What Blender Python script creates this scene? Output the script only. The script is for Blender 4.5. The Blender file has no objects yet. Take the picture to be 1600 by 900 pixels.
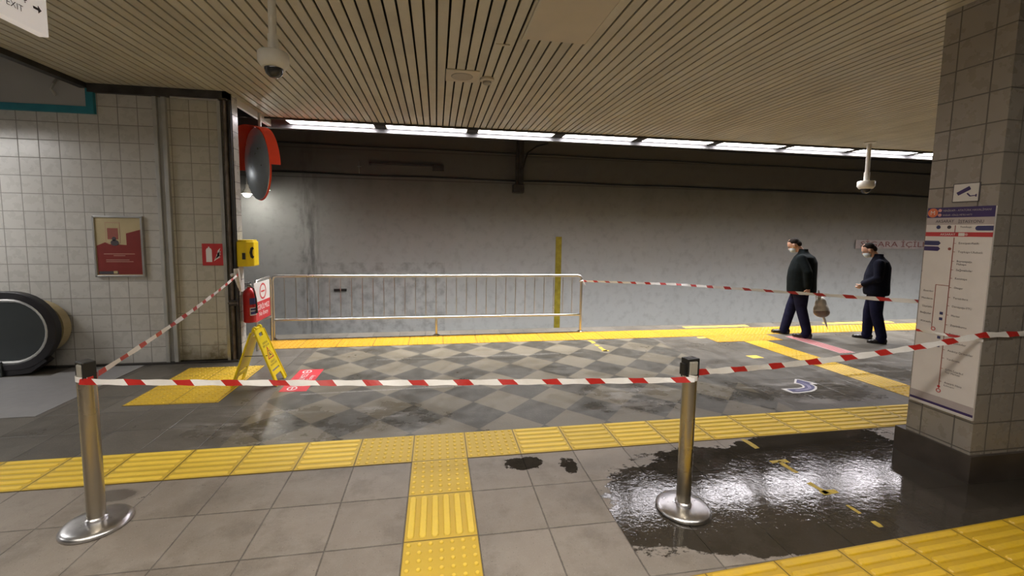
import bpy, math, random
from mathutils import Vector, Matrix
random.seed(7)
S = bpy.context.scene
C = S.collection
PI = math.pi
R = math.radians

# ------------------------------------------------------------------ camera, world, exposure
YAW, PITCH, ROLL, CAMH = R(9.4005), R(4.97626), R(0.76609), 1.66894
fw = Vector((math.sin(YAW)*math.cos(PITCH), math.cos(YAW)*math.cos(PITCH), -math.sin(PITCH)))
r0 = Vector((math.cos(YAW), -math.sin(YAW), 0)); u0 = r0.cross(fw)
rt = r0*math.cos(ROLL)+u0*math.sin(ROLL); up = -r0*math.sin(ROLL)+u0*math.cos(ROLL)
cd = bpy.data.cameras.new('camera'); cam = bpy.data.objects.new('camera', cd); C.objects.link(cam)
cam.matrix_world = Matrix(((rt.x, up.x, -fw.x, 0), (rt.y, up.y, -fw.y, 0), (rt.z, up.z, -fw.z, CAMH), (0, 0, 0, 1)))
cd.sensor_width = 36; cd.lens = 664.654/1600*36; cd.shift_x = 8.6576/1600; cd.shift_y = -32.3394/1600
cd.clip_start = 0.05; cd.clip_end = 100
S.camera = cam
w = bpy.data.worlds.new('world'); S.world = w; w.use_nodes = True
w.node_tree.nodes['Background'].inputs[0].default_value = (0.6, 0.7, 0.8, 1)
w.node_tree.nodes['Background'].inputs[1].default_value = 0.02
S.view_settings.view_transform = 'Standard'; S.view_settings.look = 'None'
S.view_settings.exposure = 0.0; S.view_settings.gamma = 1; S.view_settings.use_curve_mapping = False
EDGE_LAMP = 26.0      # fluorescent row along the platform edge
HALL_FILL = 13.0       # added unseen concourse lamps that fill the foreground and ceiling
ESC_FILL = 22.  # added unseen lamps that brighten the escalator side
EDGE_W = 52.0         # downward output of each louvred fluorescent fitting       
ZC = 3.245

# ------------------------------------------------------------------ node helpers
class X:
    """tiny expression builder over shader math nodes"""
    nt = None
    def __init__(s, v): s.v = v
    @staticmethod
    def m(op, *a):
        n = X.nt.nodes.new('ShaderNodeMath'); n.operation = op
        for i, q in enumerate(a):
            q = q.v if isinstance(q, X) else q
            if isinstance(q, (int, float)): n.inputs[i].default_value = q
            else: X.nt.links.new(q, n.inputs[i])
        return X(n.outputs[0])
    def __add__(s, o): return X.m('ADD', s, o)
    __radd__ = __add__
    def __sub__(s, o): return X.m('SUBTRACT', s, o)
    def __rsub__(s, o): return X.m('SUBTRACT', o, s)
    def __mul__(s, o): return X.m('MULTIPLY', s, o)
    __rmul__ = __mul__
    def __truediv__(s, o): return X.m('DIVIDE', s, o)
    def __lt__(s, o): return X.m('LESS_THAN', s, o)
    def __gt__(s, o): return X.m('GREATER_THAN', s, o)
def mx(a, b): return X.m('MAXIMUM', a, b)
def mn(a, b): return X.m('MINIMUM', a, b)
def fl(a): return X.m('FLOOR', a)
def fr(a): return X.m('FRACT', a)
def ab(a): return X.m('ABSOLUTE', a)
def cl(a): return mn(mx(a, 0.0), 1.0)
def ss(a, lo, hi): return cl((a-lo)/(hi-lo))
def box2(x, y, x0, x1, y0, y1): return (x > x0)*(x < x1)*(y > y0)*(y < y1)
def soft2(x, y, cx, cy, rx, ry):
    a = (x-cx)/rx; b = (y-cy)/ry
    return cl(1.0-(a*a+b*b))
def coords():
    t = X.nt.nodes.new('ShaderNodeTexCoord'); s = X.nt.nodes.new('ShaderNodeSeparateXYZ')
    X.nt.links.new(t.outputs['Object'], s.inputs[0])
    return X(s.outputs[0]), X(s.outputs[1]), X(s.outputs[2])
def comb(x, y, z):
    n = X.nt.nodes.new('ShaderNodeCombineXYZ')
    for i, q in enumerate((x, y, z)):
        q = q.v if isinstance(q, X) else q
        if isinstance(q, (int, float)): n.inputs[i].default_value = q
        else: X.nt.links.new(q, n.inputs[i])
    return n.outputs[0]
def noise(vec, scale, detail=4, rough=.55):
    n = X.nt.nodes.new('ShaderNodeTexNoise'); n.inputs['Scale'].default_value = scale
    n.inputs['Detail'].default_value = detail; n.inputs['Roughness'].default_value = rough
    X.nt.links.new(vec, n.inputs['Vector']); return X(n.outputs['Fac'])
def white(vec):
    n = X.nt.nodes.new('ShaderNodeTexWhiteNoise'); X.nt.links.new(vec, n.inputs['Vector']); return X(n.outputs['Value'])
def mixc(f, a, b):
    n = X.nt.nodes.new('ShaderNodeMix'); n.data_type = 'RGBA'
    def put(q, s):
        q = q.v if isinstance(q, X) else q
        if isinstance(q, tuple): s.default_value = (*q[:3], 1)
        elif isinstance(q, (int, float)): s.default_value = q if s.type == 'VALUE' else (q, q, q, 1)
        else: X.nt.links.new(q, s)
    put(f, n.inputs[0]); put(a, n.inputs[6]); put(b, n.inputs[7]); return n.outputs[2]
def setin(b, k, q):
    q = q.v if isinstance(q, X) else q
    if isinstance(q, (int, float)): b.inputs[k].default_value = q
    elif isinstance(q, tuple): b.inputs[k].default_value = (*q[:3], 1)
    else: X.nt.links.new(q, b.inputs[k])
def bump(h, strength, dist=.01):
    n = X.nt.nodes.new('ShaderNodeBump'); n.inputs['Strength'].default_value = strength if not isinstance(strength, X) else 1
    if isinstance(strength, X): X.nt.links.new(strength.v, n.inputs['Strength'])
    n.inputs['Distance'].default_value = dist; X.nt.links.new(h.v, n.inputs['Height']); return n.outputs[0]
def begin(name):
    m = bpy.data.materials.new(name); m.use_nodes = True; X.nt = m.node_tree
    return m, m.node_tree.nodes['Principled BSDF']
def srgb(r, g, b):
    return tuple((c/255/12.92 if c/255 <= .04045 else ((c/255+.055)/1.055)**2.4) for c in (r, g, b))
def plain(name, col, rough=.5, metal=0., var=.12, scale=9., bmp=0., spec=.5, grime=None):
    m, b = begin(name); x, y, z = coords(); v = comb(x, y, z)
    n = noise(v, scale); f = ss(n, .3, .7)
    setin(b, 'Base Color', mixc(f, tuple(c*(1-var) for c in col), grime if grime else tuple(min(1, c*(1+var)) for c in col)))
    setin(b, 'Roughness', rough+(n-.5)*.15); b.inputs['Metallic'].default_value = metal
    b.inputs['Specular IOR Level'].default_value = spec
    if bmp: setin(b, 'Normal', bump(noise(v, scale*8), bmp, .002))
    return m
def lamp(name, col, st):
    m, b = begin(name)
    b.inputs['Base Color'].default_value = (*col, 1)
    b.inputs['Emission Color'].default_value = (*col, 1); b.inputs['Emission Strength'].default_value = st
    return m
def tiled(name, u_ax, u0, v0, col, grout, rough=.28, size=.2, dirt=(.14, .12, .08), vary=.05, low_dirt=0.):
    m, b = begin(name); c = coords(); u = c[u_ax]; v = c[2]
    U = (u-u0)/size; V = (v-v0)/size
    fu = fr(U); fv = fr(V)
    e = mn(mn(fu, 1-fu), mn(fv, 1-fv))
    line = 1-ss(e, .012, .028)
    rnd = white(comb(fl(U), fl(V), 1.0))
    vec = comb(*c)
    n = noise(vec, 2.2, 5); n2 = noise(vec, 11., 5)
    base = mixc(rnd, tuple(q*(1-vary) for q in col), tuple(q*(1+vary) for q in col))
    base = mixc(ss(n, .5, .8)*.05, base, dirt)
    base = mixc(ss(n2, .62, .75)*.05, base, dirt)
    if low_dirt:
        base = mixc((1-ss(v+(n2-.5)*.4, .02, .24))*low_dirt, base, (.13, .10, .045))
    setin(b, 'Base Color', mixc(line*.8, base, grout))
    setin(b, 'Roughness', rough+line*.4+(n2-.5)*.15)
    setin(b, 'Normal', bump(ss(e, .0, .03)+rnd*.06, .35, .003))
    return m

# ------------------------------------------------------------------ materials
M = {}
def make_floor():
    m, b = begin('wet_stone_floor'); x, y, z = coords(); v = comb(x, y, 0.0)
    gx = (x+.174708)/.4; gy = (y-2.98781)/.4
    e = mn(mn(fr(gx), 1-fr(gx)), mn(fr(gy), 1-fr(gy)))
    wob = noise(v, 40, 2)
    line = 1-ss(e+(wob-.5)*.012, .004, .014)
    rnd = white(comb(fl(gx), fl(gy), 3.0))
    chk = box2(x, y, -1.62, 3.36, 3.38, 6.16)
    k = math.sqrt(2)*.4
    U = (x+1.06+y-4.57)/k+.5; V = (x+1.06-y+4.57)/k+.5
    par = fr((fl(U)+fl(V))*.5)*2           # 0 light, 1 dark
    ec = mn(mn(fr(U), 1-fr(U)), mn(fr(V), 1-fr(V)))
    rc = white(comb(fl(U), fl(V), 7.0))
    n1 = noise(v, 1.3, 6, .6); n2 = noise(v, 7, 6, .65); n3 = noise(v, 60, 4, .6); speck = noise(v, 160, 2)
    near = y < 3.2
    light = mixc(rc, (.16, .138, .10), (.205, .178, .13)); dark = mixc(rc, (.052, .048, .038), (.070, .064, .052))
    # fading of the pattern where it is worn
    check = mixc(cl(par+(n2-.5)*.2), light, dark)
    check = mixc((1-ss(ec, .004, .02))*.5, check, (.05, .045, .04))
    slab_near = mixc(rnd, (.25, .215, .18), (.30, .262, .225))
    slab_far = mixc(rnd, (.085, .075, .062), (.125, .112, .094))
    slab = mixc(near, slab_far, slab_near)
    slab = mixc(line*.7, slab, (.035, .03, .026))
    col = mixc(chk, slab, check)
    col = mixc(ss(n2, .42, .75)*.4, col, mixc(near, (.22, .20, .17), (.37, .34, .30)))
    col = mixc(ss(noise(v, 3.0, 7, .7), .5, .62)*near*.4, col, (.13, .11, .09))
    col = mixc(ss(n1, .5, .75)*.35, col, (.07, .06, .045))
    col = mixc(ss(speck, .64, .70)*.5, col, (.45, .42, .38))
    col = mixc(ss(noise(v, 95, 2), .68, .72)*.6, col, (.04, .035, .03))
    # pale deposits, plus reflected glare of the wet floor painted into the colour
    sm = noise(comb(x*.7+y*.5, y*2.2, 2.0), 2.1, 7, .7)
    glare_resid = soft2(x, y, -1.0, 3.75, 1.3, .5)+soft2(x, y, 2.4, 3.9, 1.3, .45)+soft2(x, y, 4.0, 3.8, 1.0, .4)+soft2(x, y, 5.4, 4.2, 1.0, .6)
    rmask = cl(ss(sm, .53, .62)*cl(glare_resid*1.5))
    ln1 = (1-ss(ab(y-4.44-(x+.4)*.02), .004, .02))*box2(x, y, -1.35, .45, 4.3, 4.6)*ss(n3, .35, .6)
    ln2 = (1-ss(ab(y-5.50), .006, .03))*box2(x, y, -.75, 2.0, 5.4, 5.62)*ss(n3, .4, .65)
    col = mixc(cl(rmask*.55+ln1*.7+ln2*.5), col, (.42, .4, .38))
    # puddles
    pn = noise(comb(x*1.0, y*1.5, 5.0), 2.6, 7, .68)
    reg = soft2(x, y, 2.15, 2.40, 1.35, .62)*1.25+soft2(x, y, 3.1, 2.75, .9, .7)+soft2(x, y, 1.9, 2.1, 1.3, .35)+soft2(x, y, 3.3, 2.05, 1.7, .62)*1.0
    cutx = (x > 1.026)*1.0
    wet = ss(reg*.75+(pn-.5)*1.7, .30, .36)*cutx*(y < 2.985)
    # small splashes on the dry slabs left of the puddle
    sp1 = ss(soft2(x, y, 0.62, 2.86, .2, .12)+(n2-.5)*2.2, .42, .5)+ss(soft2(x, y, .93, 2.80, .10, .14)+(n2-.5)*2.0, .5, .6)
    sp2 = ss(soft2(x, y, -1.98, 2.86, .20, .1)+(n2-.5)*.8, .35, .7)*.6
    wet2 = cl(sp1+sp2)
    wetall = mx(wet, wet2)
    film = cl(ss(noise(v, 1.7, 5, .6)+.2*cl(glare_resid), .45, .75))*(y > 3.3)
    col = mixc(wetall*.86, col, (.012, .010, .007))
    col = mixc(film*.25, col, (.05, .045, .035))
    setin(b, 'Base Color', col)
    rough = mixc(wetall, .44+(n2-.5)*.25-film*.24, .02+n3*.035)
    setin(b, 'Roughness', rough)
    # rippled film of water and rough stone
    rip = noise(v, 26, 3, .6)+noise(v, 70, 3, .6)*.35
    h = mixc(wetall, n3*.5-line*(1-chk)*1.5, rip*.42*ss(n1+(pn-.5), .25, .7)+rip*.10)
    n = X.nt.nodes.new('ShaderNodeBump'); n.inputs['Strength'].default_value = .55; n.inputs['Distance'].default_value = .004
    X.nt.links.new(h, n.inputs['Height']); X.nt.links.new(n.outputs[0], b.inputs['Normal'])
    b.inputs['Specular IOR Level'].default_value = .5
    return m
M['floor'] = make_floor()
def make_yellow(name, ox, oy, size, base=(.80, .52, .03), wear=(.62, .42, .12), dirt=.35):
    m, b = begin(name); x, y, z = coords(); v = comb(x, y, 0.0)
    U = (x-ox)/size; V = (y-oy)/size
    e = mn(mn(fr(U), 1-fr(U)), mn(fr(V), 1-fr(V)))
    rnd = white(comb(fl(U), fl(V), 1.0)); n = noise(v, 9, 6, .65); n2 = noise(v, 45, 4)
    col = mixc(rnd, base, tuple(q*.86 for q in base))
    col = mixc(ss(n, .42, .7)*dirt, col, wear)
    col = mixc(ss(n2, .55, .75)*dirt*.7, col, (.33, .2, .03))
    col = mixc((1-ss(z, .0045, .0095))*.5, col, (.42, .25, .01))  # shade between the raised bars and domes painted into the colour
    setin(b, 'Base Color', mixc((1-ss(e, .006, .016))*.75, col, (.12, .08, .02)))
    setin(b, 'Roughness', .42+(n-.5)*.3)
    return m
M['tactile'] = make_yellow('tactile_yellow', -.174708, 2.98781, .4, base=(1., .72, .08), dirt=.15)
M['tactile_edge'] = make_yellow('tactile_yellow_edge', .1, 6.15, .5, base=(.56, .27, .014), dirt=.12)
M['paint_yellow'] = plain('yellow_floor_paint', (.85, .6, .08), .5, var=.15, scale=20)
M['worn_yellow'] = plain('worn_yellow_tape', (.52, .38, .05), .5, var=.25, scale=30)
M['white_tile'] = tiled('white_wall_tile', 0, -3.39, 0.01, (.50, .49, .47), (.17, .155, .14))
M['grimy_tile'] = tiled('grimy_wall_tile', 0, -2.66, 0.01, (.46, .44, .38), (.15, .13, .10), low_dirt=.9)
M['side_tile'] = tiled('side_wall_tile', 1, 5.66, 0.01, (.46, .45, .42), (.1, .09, .08))
M['pillar_x'] = tiled('pillar_tile_side', 1, 2.320, 0.01, (.27, .245, .215), (.055, .047, .04))
M['pillar_y'] = tiled('pillar_tile_front', 0, 3.69, 0.01, (.27, .245, .215), (.055, .047, .04))
M['plinth'] = plain('pillar_plinth_stone', (.055, .045, .038), .4, var=.3, scale=6)
def make_tunnel():
    m, b = begin('tunnel_wall_render'); x, y, z = coords(); v = comb(x, y, z)
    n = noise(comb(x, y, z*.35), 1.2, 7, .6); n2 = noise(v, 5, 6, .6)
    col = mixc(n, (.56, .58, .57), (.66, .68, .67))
    col = mixc(ss(n2, .5, .75)*.3, col, (.2, .2, .19))
    # damp streak running down near the left end
    st = 1-ss(ab(x+2.75+(n2-.5)*.5), .03, .30)
    col = mixc(st*ss(noise(comb(x*6, 0.0, z*1.2), 1.5, 6), .4, .6)*.6, col, (.05, .05, .05))
    bl = box2(x, z, -2.6, .2, -2, .9)
    col = mixc(bl*ss(n2, .42, .62)*.25, col, (.08, .08, .08))
    # soot and the edge lamps' falloff up the wall, painted as one gradient
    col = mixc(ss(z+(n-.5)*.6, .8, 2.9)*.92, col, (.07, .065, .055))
    for zz in (2.77, 3.4):
        col = mixc((1-ss(ab(z-zz), .006, .016))*.7, col, (.05, .05, .045))
    setin(b, 'Base Color', col); setin(b, 'Roughness', .62+(n2-.5)*.2)
    setin(b, 'Normal', bump(n2, .08, .01)); return m
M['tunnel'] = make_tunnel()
M['concrete'] = plain('dark_concrete', (.09, .085, .08), .8, var=.3, scale=3, bmp=.3)
M['black_void'] = plain('dark_plenum', (.02, .018, .015), .8)
def make_slat():
    m, b = begin('ceiling_slat'); x, y, z = coords(); v = comb(x, y, z)
    rnd = white(comb(fl((x+.85)/.09429), 0.0, 2.0)); n = noise(comb(x, y*.6, z), 3, 5, .6); n2 = noise(v, 25, 3)
    col = mixc(rnd, (.46, .43, .34), (.55, .515, .41))
    col = mixc(ss(n, .45, .7)*.3, col, (.26, .22, .16)); col = mixc(ss(n2, .6, .7)*.1, col, (.2, .17, .12))
    setin(b, 'Base Color', col); setin(b, 'Roughness', .38+(n-.5)*.2); b.inputs['Specular IOR Level'].default_value = .4
    return m
M['slat'] = make_slat()
M['ceil_panel'] = plain('ceiling_access_panel', (.50, .44, .33), .4, var=.05, scale=4)
M['offwhite'] = plain('off_white_enamel', (.62, .60, .54), .4, var=.04)
M['lip_grey'] = plain('grey_fascia_lip', (.10, .10, .10), .5, var=.1)
M['grille'] = plain('grey_speaker_grille', (.36, .33, .28), .6, var=.08, scale=60)
M['hall_plaster'] = plain('hall_plaster', (.45, .44, .42), .7, var=.06, scale=2)
M['teal'] = plain('teal_border_paint', (.02, .20, .27), .5, var=.12)
M['panel_grey'] = plain('pale_panel', (.40, .40, .40), .55, var=.05, scale=2)
M['aluminium'] = plain('brushed_aluminium', (.55, .55, .54), .35, metal=.9, var=.08)
M['dull_metal'] = plain('dull_wall_trim_metal', (.42, .42, .41), .5, metal=.3, var=.12, scale=5)
M['dark_metal'] = plain('dark_grimy_metal', (.055, .05, .047), .5, metal=.5, var=.4, scale=6)
M['rust_metal'] = plain('grimy_conduit', (.14, .115, .10), .5, metal=.5, var=.45, scale=8)
M['steel'] = plain('stainless_steel', (.46, .42, .34), .28, metal=1., var=.02, scale=2)
M['rail_steel'] = plain('railing_steel', (.62, .60, .57), .30, metal=1., var=.08, scale=3)
M['base_steel'] = plain('cast_base_steel', (.62, .61, .62), .30, metal=1., var=.08, scale=30)
M['black_plastic'] = plain('black_plastic', (.018, .018, .018), .35, var=.1)
M['grey_plastic'] = plain('grey_plastic', (.38, .36, .31), .4, var=.08)
M['rubber'] = plain('black_handrail_rubber', (.012, .011, .014), .38, var=.2)
M['glass_dark'] = plain('dark_glass_balustrade', (.035, .042, .045), .25, var=.1, scale=2)
M['dome_glass'] = plain('smoked_dome', (.03, .03, .03), .06, var=.1)
M['mat'] = plain('steel_landing_plate', (.33, .325, .33), .42, metal=.3, var=.08, scale=12)
M['red'] = plain('red_enamel', (.42, .015, .015), .3, var=.1)
M['sticker_red'] = plain('red_floor_vinyl', (.66, .045, .06), .4, var=.1, scale=12)
M['sign_red'] = plain('sign_red', (.50, .035, .04), .4, var=.06)
M['sign_white'] = plain('sign_white', (.62, .60, .58), .4, var=.03)
M['pure_white'] = plain('white_print', (.78, .76, .76), .45, var=.03)
M['pink_print'] = plain('faded_pink_print', (.62, .30, .30), .5, var=.08, scale=30)
M['map_white'] = plain('map_board_white', (.70, .66, .64), .42, var=.03)
M['map_band'] = plain('map_pale_band', (.43, .38, .38), .42, var=.03)
M['purple'] = plain('deep_purple_print', (.035, .018, .11), .4, var=.1)
M['navy'] = plain('navy_print', (.035, .035, .13), .4, var=.1)
M['orange'] = plain('orange_logo', (.65, .16, .06), .4, var=.1)
M['ink'] = plain('dark_ink', (.06, .05, .06), .5, var=.1)
M['yellow_box'] = plain('yellow_box_plastic', (.80, .58, .01), .35, var=.06)
M['sign_yellow'] = plain('yellow_polypropylene', (.85, .66, .01), .35, var=.06)
M['cream'] = plain('poster_cream', (.46, .38, .22), .45, var=.06)
M['maroon'] = plain('poster_maroon', (.20, .022, .018), .45, var=.08)
M['brick_red'] = plain('poster_brick', (.30, .09, .07), .45, var=.08)
M['poster_line'] = plain('poster_line', (.42, .22, .18), .45, var=.05)
M['hood'] = plain('orange_red_hood', (.75, .055, .015), .35, var=.05)
M['mirror'] = plain('convex_mirror_face', (.72, .80, .92), .3, metal=.7, var=.05)
M['fade_white'] = plain('faded_sign_board', (.62, .57, .57), .6, var=.12, scale=6)
M['fade_red'] = plain('faded_red_letters', (.30, .12, .12), .6, var=.2, scale=10)
M['wall_yellow'] = plain('yellow_wall_stripe', (.42, .34, .03), .6, var=.25, scale=7)
M['arrow_blue'] = plain('arrow_blue_vinyl', (.10, .10, .22), .4, var=.2, scale=20)
M['arrow_lilac'] = plain('arrow_lilac_vinyl', (.38, .36, .55), .4, var=.1)
M['skin'] = plain('skin', (.52, .30, .21), .5, var=.08)
M['hair'] = plain('dark_hair', (.018, .014, .012), .9, var=.4, scale=60, spec=.1)
M['mask'] = plain('pale_face_mask', (.55, .62, .66), .7, var=.05)
M['jacket'] = plain('black_jacket_cloth', (.006, .009, .010), .95, var=.35, scale=14, bmp=.3, spec=.12)
M['jacket_navy'] = plain('navy_jacket_cloth', (.007, .008, .016), .95, var=.35, scale=14, bmp=.3, spec=.12)
M['trousers'] = plain('navy_trouser_cloth', (.011, .012, .034), .95, var=.3, scale=14, bmp=.3, spec=.12)
M['shoe'] = plain('black_shoe_leather', (.02, .018, .017), .35, var=.3, scale=20)
M['bag_white'] = plain('white_plastic_bag', (.60, .57, .53), .4, var=.15, scale=16, bmp=.4)
M['bag_brown'] = plain('brown_bag_contents', (.26, .20, .17), .5, var=.2, scale=16)
M['stick'] = plain('grey_umbrella_cloth', (.5, .5, .52), .5, var=.1)
M['edge_lamp'] = lamp('fluorescent_diffuser', (1., .95, 1.), EDGE_LAMP)
M['hall_fill'] = lamp('hall_fill_diffuser', (1., .93, .82), HALL_FILL)
M['esc_fill'] = lamp('escalator_fill_diffuser', (1., .98, .96), ESC_FILL)
M['emissive_board'] = lamp('emissive_sign_board', (.95, .9, .88), .3)  # faint emission on the hanging sign board
M['tunnel_lamp'] = lamp('tunnel_lamp_glass', (1., .95, .86), 110.)
def make_tape():
    m, b = begin('barrier_tape'); n = X.nt.nodes.new('ShaderNodeUVMap'); s = X.nt.nodes.new('ShaderNodeSeparateXYZ')
    X.nt.links.new(n.outputs[0], s.inputs[0]); u, v = X(s.outputs[0]), X(s.outputs[1])
    f = fr(u/.25+v*.12)
    x, y, z = coords(); nz = noise(comb(x, y, z), 30, 3)
    setin(b, 'Base Color', mixc(f < .36, mixc(nz, (.82, .80, .78), (.90, .89, .88)), (.50, .025, .02)))
    b.inputs['Roughness'].default_value = .35
    return m
M['tape'] = make_tape()
def make_hatch():
    m, b = begin('red_hatched_line'); x, y, z = coords()
    f = fr((x*.9+y*.05)/.05)
    n = noise(comb(x, y, 0.0), 30, 4)
    setin(b, 'Base Color', mixc(mx(f < .28, (ab(x) > .115)), mixc(n, (.38, .05, .06), (.50, .09, .1)), (.58, .5, .5)))
    b.inputs['Roughness'].default_value = .45
    return m
M['hatch'] = make_hatch()

# ------------------------------------------------------------------ geometry helpers
class MB:
    def __init__(s): s.v = []; s.f = []; s.uv = None
    def add(s, v, f):
        o = len(s.v); s.v += [tuple(p) for p in v]; s.f += [tuple(i+o for i in q) for q in f]; return s
    def box(s, x0, x1, y0, y1, z0, z1):
        return s.add([(x, y, z) for x in (x0, x1) for y in (y0, y1) for z in (z0, z1)],
                     [(0, 1, 3, 2), (4, 6, 7, 5), (0, 4, 5, 1), (2, 3, 7, 6), (0, 2, 6, 4), (1, 5, 7, 3)])
    def prism(s, pts, vec):
        """extrude polygon pts (3d list) along vec"""
        n = len(pts); p = [Vector(q) for q in pts]; d = Vector(vec)
        return s.add(p+[q+d for q in p], [tuple(range(n)), tuple(reversed(range(n, 2*n)))]+[(i, i+n, (i+1) % n+n, (i+1) % n) for i in range(n)])
    def tube(s, pts, r, n=10, closed=False, cap=True):
        P = [Vector(p) for p in pts]; rr = r if isinstance(r, (list, tuple)) else [r]*len(P)
        vs = []; N = len(P); ref = None
        for i, p in enumerate(P):
            if closed: t = P[(i+1) % N]-P[i-1]
            else: t = P[min(i+1, N-1)]-P[max(i-1, 0)]
            t.normalize()
            if ref is None: ref = Vector((0, 0, 1)) if abs(t.z) < .9 else Vector((1, 0, 0))
            a = t.cross(ref).normalized(); b2 = a.cross(t).normalized(); ref = b2
            vs += [p+(a*math.cos(2*PI*k/n)+b2*math.sin(2*PI*k/n))*rr[i] for k in range(n)]
        fs = []
        for i in range(N if closed else N-1):
            j = (i+1) % N
            fs += [(i*n+k, i*n+(k+1) % n, j*n+(k+1) % n, j*n+k) for k in range(n)]
        if cap and not closed: fs += [tuple(reversed(range(n))), tuple(range((N-1)*n, N*n))]
        return s.add(vs, fs)
    def lathe(s, prof, c=(0, 0, 0), n=32, axis='z'):
        vs = []; c = Vector(c)
        for r, h in prof:
            for k in range(n):
                a = 2*PI*k/n; q = (r*math.cos(a), r*math.sin(a), h)
                if axis == 'y': q = (q[0], h, q[1])
                if axis == 'x': q = (h, q[0], q[1])
                vs.append(c+Vector(q))
        m = len(prof)
        fs = [(i*n+k, i*n+(k+1) % n, (i+1)*n+(k+1) % n, (i+1)*n+k) for i in range(m-1) for k in range(n)]
        fs += [tuple(reversed(range(n))), tuple(range((m-1)*n, m*n))]
        return s.add(vs, fs)
    def ell(s, c, r, n=20, rot=None):
        vs = []; fs = []; c = Vector(c); m = n//2
        for i in range(m+1):
            t = PI*(i+.001)/(m+.002)
            for k in range(n):
                q = Vector((r[0]*math.sin(t)*math.cos(2*PI*k/n), r[1]*math.sin(t)*math.sin(2*PI*k/n), r[2]*math.cos(t)))
                if rot: q = rot @ q
                vs.append(c+q)
        for i in range(m): fs += [(i*n+k, (i+1)*n+k, (i+1)*n+(k+1) % n, i*n+(k+1) % n) for k in range(n)]
        fs += [tuple(range(n)), tuple(reversed(range(m*n, m*n+n)))]
        return s.add(vs, fs)
    def build(s, name, mat, parent=None, smooth=False, bevel=0, recalc=True, loc=None):
        me = bpy.data.meshes.new(name); me.from_pydata(s.v, [], s.f)
        if recalc:
            import bmesh
            b = bmesh.new(); b.from_mesh(me); bmesh.ops.recalc_face_normals(b, faces=b.faces); b.to_mesh(me); b.free()
        me.materials.append(mat if not isinstance(mat, str) else M[mat])
        o = bpy.data.objects.new(name, me); C.objects.link(o)
        if parent: o.parent = parent; o.matrix_parent_inverse = parent.matrix_world.inverted() if not parent.get('_l') else Matrix()
        if smooth:
            for p in me.polygons: p.use_smooth = True
            try: me.set_sharp_from_angle(angle=R(40))
            except Exception: pass
        if bevel:
            md = o.modifiers.new('bevel', 'BEVEL'); md.width = bevel; md.segments = 2; md.limit_method = 'ANGLE'
        return o
def empty(name, loc, label, cat, group=None):
    o = bpy.data.objects.new(name, None); C.objects.link(o); o.location = loc; o.empty_display_size = .05
    o.matrix_world = Matrix.Translation(loc)
    o['label'] = label; o['category'] = cat
    if group: o['group'] = group
    return o
def tag(o, label, cat, group=None):
    o['label'] = label; o['category'] = cat
    if group: o['group'] = group
    return o
def struct(o): o['kind'] = 'structure'; return o
def text_mesh(s):
    cu = bpy.data.curves.new('t', 'FONT'); cu.body = s; cu.size = 1; cu.align_x = 'CENTER'; cu.align_y = 'CENTER'; cu.resolution_u = 2
    o = bpy.data.objects.new('t', cu); C.objects.link(o)
    bpy.context.view_layer.update()
    me = bpy.data.meshes.new_from_object(o.evaluated_get(bpy.context.evaluated_depsgraph_get()))
    bpy.data.objects.remove(o); bpy.data.curves.remove(cu)
    return me
def text(name, s, loc, right, upv, h, mat, parent, width=None, align=0, bold=0.):
    """lettering of cap height h, at world loc, baseline along right, glyph-up along upv; align -1 left 0 centre 1 right"""
    me = text_mesh(s); me.name = name
    xs = [v.co.x for v in me.vertices]; ys = [v.co.y for v in me.vertices]
    w0 = max(xs)-min(xs); h0 = .73; k = h/h0; kx = k if width is None else width/w0
    rv = Vector(right).normalized(); uv_ = Vector(upv).normalized(); nv = rv.cross(uv_)
    cx = (max(xs)+min(xs))/2 if align == 0 else (min(xs) if align < 0 else max(xs)); cy = (max(ys)+min(ys))/2
    L = Vector(loc)
    for v in me.vertices:
        v.co = L+rv*((v.co.x-cx)*kx)+uv_*((v.co.y-cy)*k)+nv*.0006
    me.materials.clear(); me.materials.append(M[mat])
    o = bpy.data.objects.new(name, me); C.objects.link(o)
    if parent: o.parent = parent; o.matrix_parent_inverse = parent.matrix_world.inverted()
    return o
def plate(name, x, y, w, h, org, right, upv, t, mat, parent, off=0., bevel=0):
    """a thin board: centre offset (x,y) in the plane of org/right/upv, thickness t, lifted by off"""
    rv = Vector(right); uv_ = Vector(upv); nv = rv.cross(uv_); o = Vector(org)+rv*x+uv_*y+nv*off
    mb = MB(); mb.prism([o-rv*w/2-uv_*h/2, o+rv*w/2-uv_*h/2, o+rv*w/2+uv_*h/2, o-rv*w/2+uv_*h/2], nv*t)
    return mb.build(name, mat, parent, bevel=bevel)
def poly(name, pts, org, right, upv, t, mat, parent, off=0.):
    rv = Vector(right); uv_ = Vector(upv); nv = rv.cross(uv_)
    mb = MB(); mb.prism([Vector(org)+rv*a+uv_*b+nv*off for a, b in pts], nv*t)
    return mb.build(name, mat, parent)
def disc(cx, cy, rx, ry=None, n=24, a0=0, a1=2*PI):
    ry = ry or rx
    return [(cx+rx*math.cos(a0+(a1-a0)*k/n), cy+ry*math.sin(a0+(a1-a0)*k/n)) for k in range(n+(0 if abs(a1-a0) > 6.28 else 1))]
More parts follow.
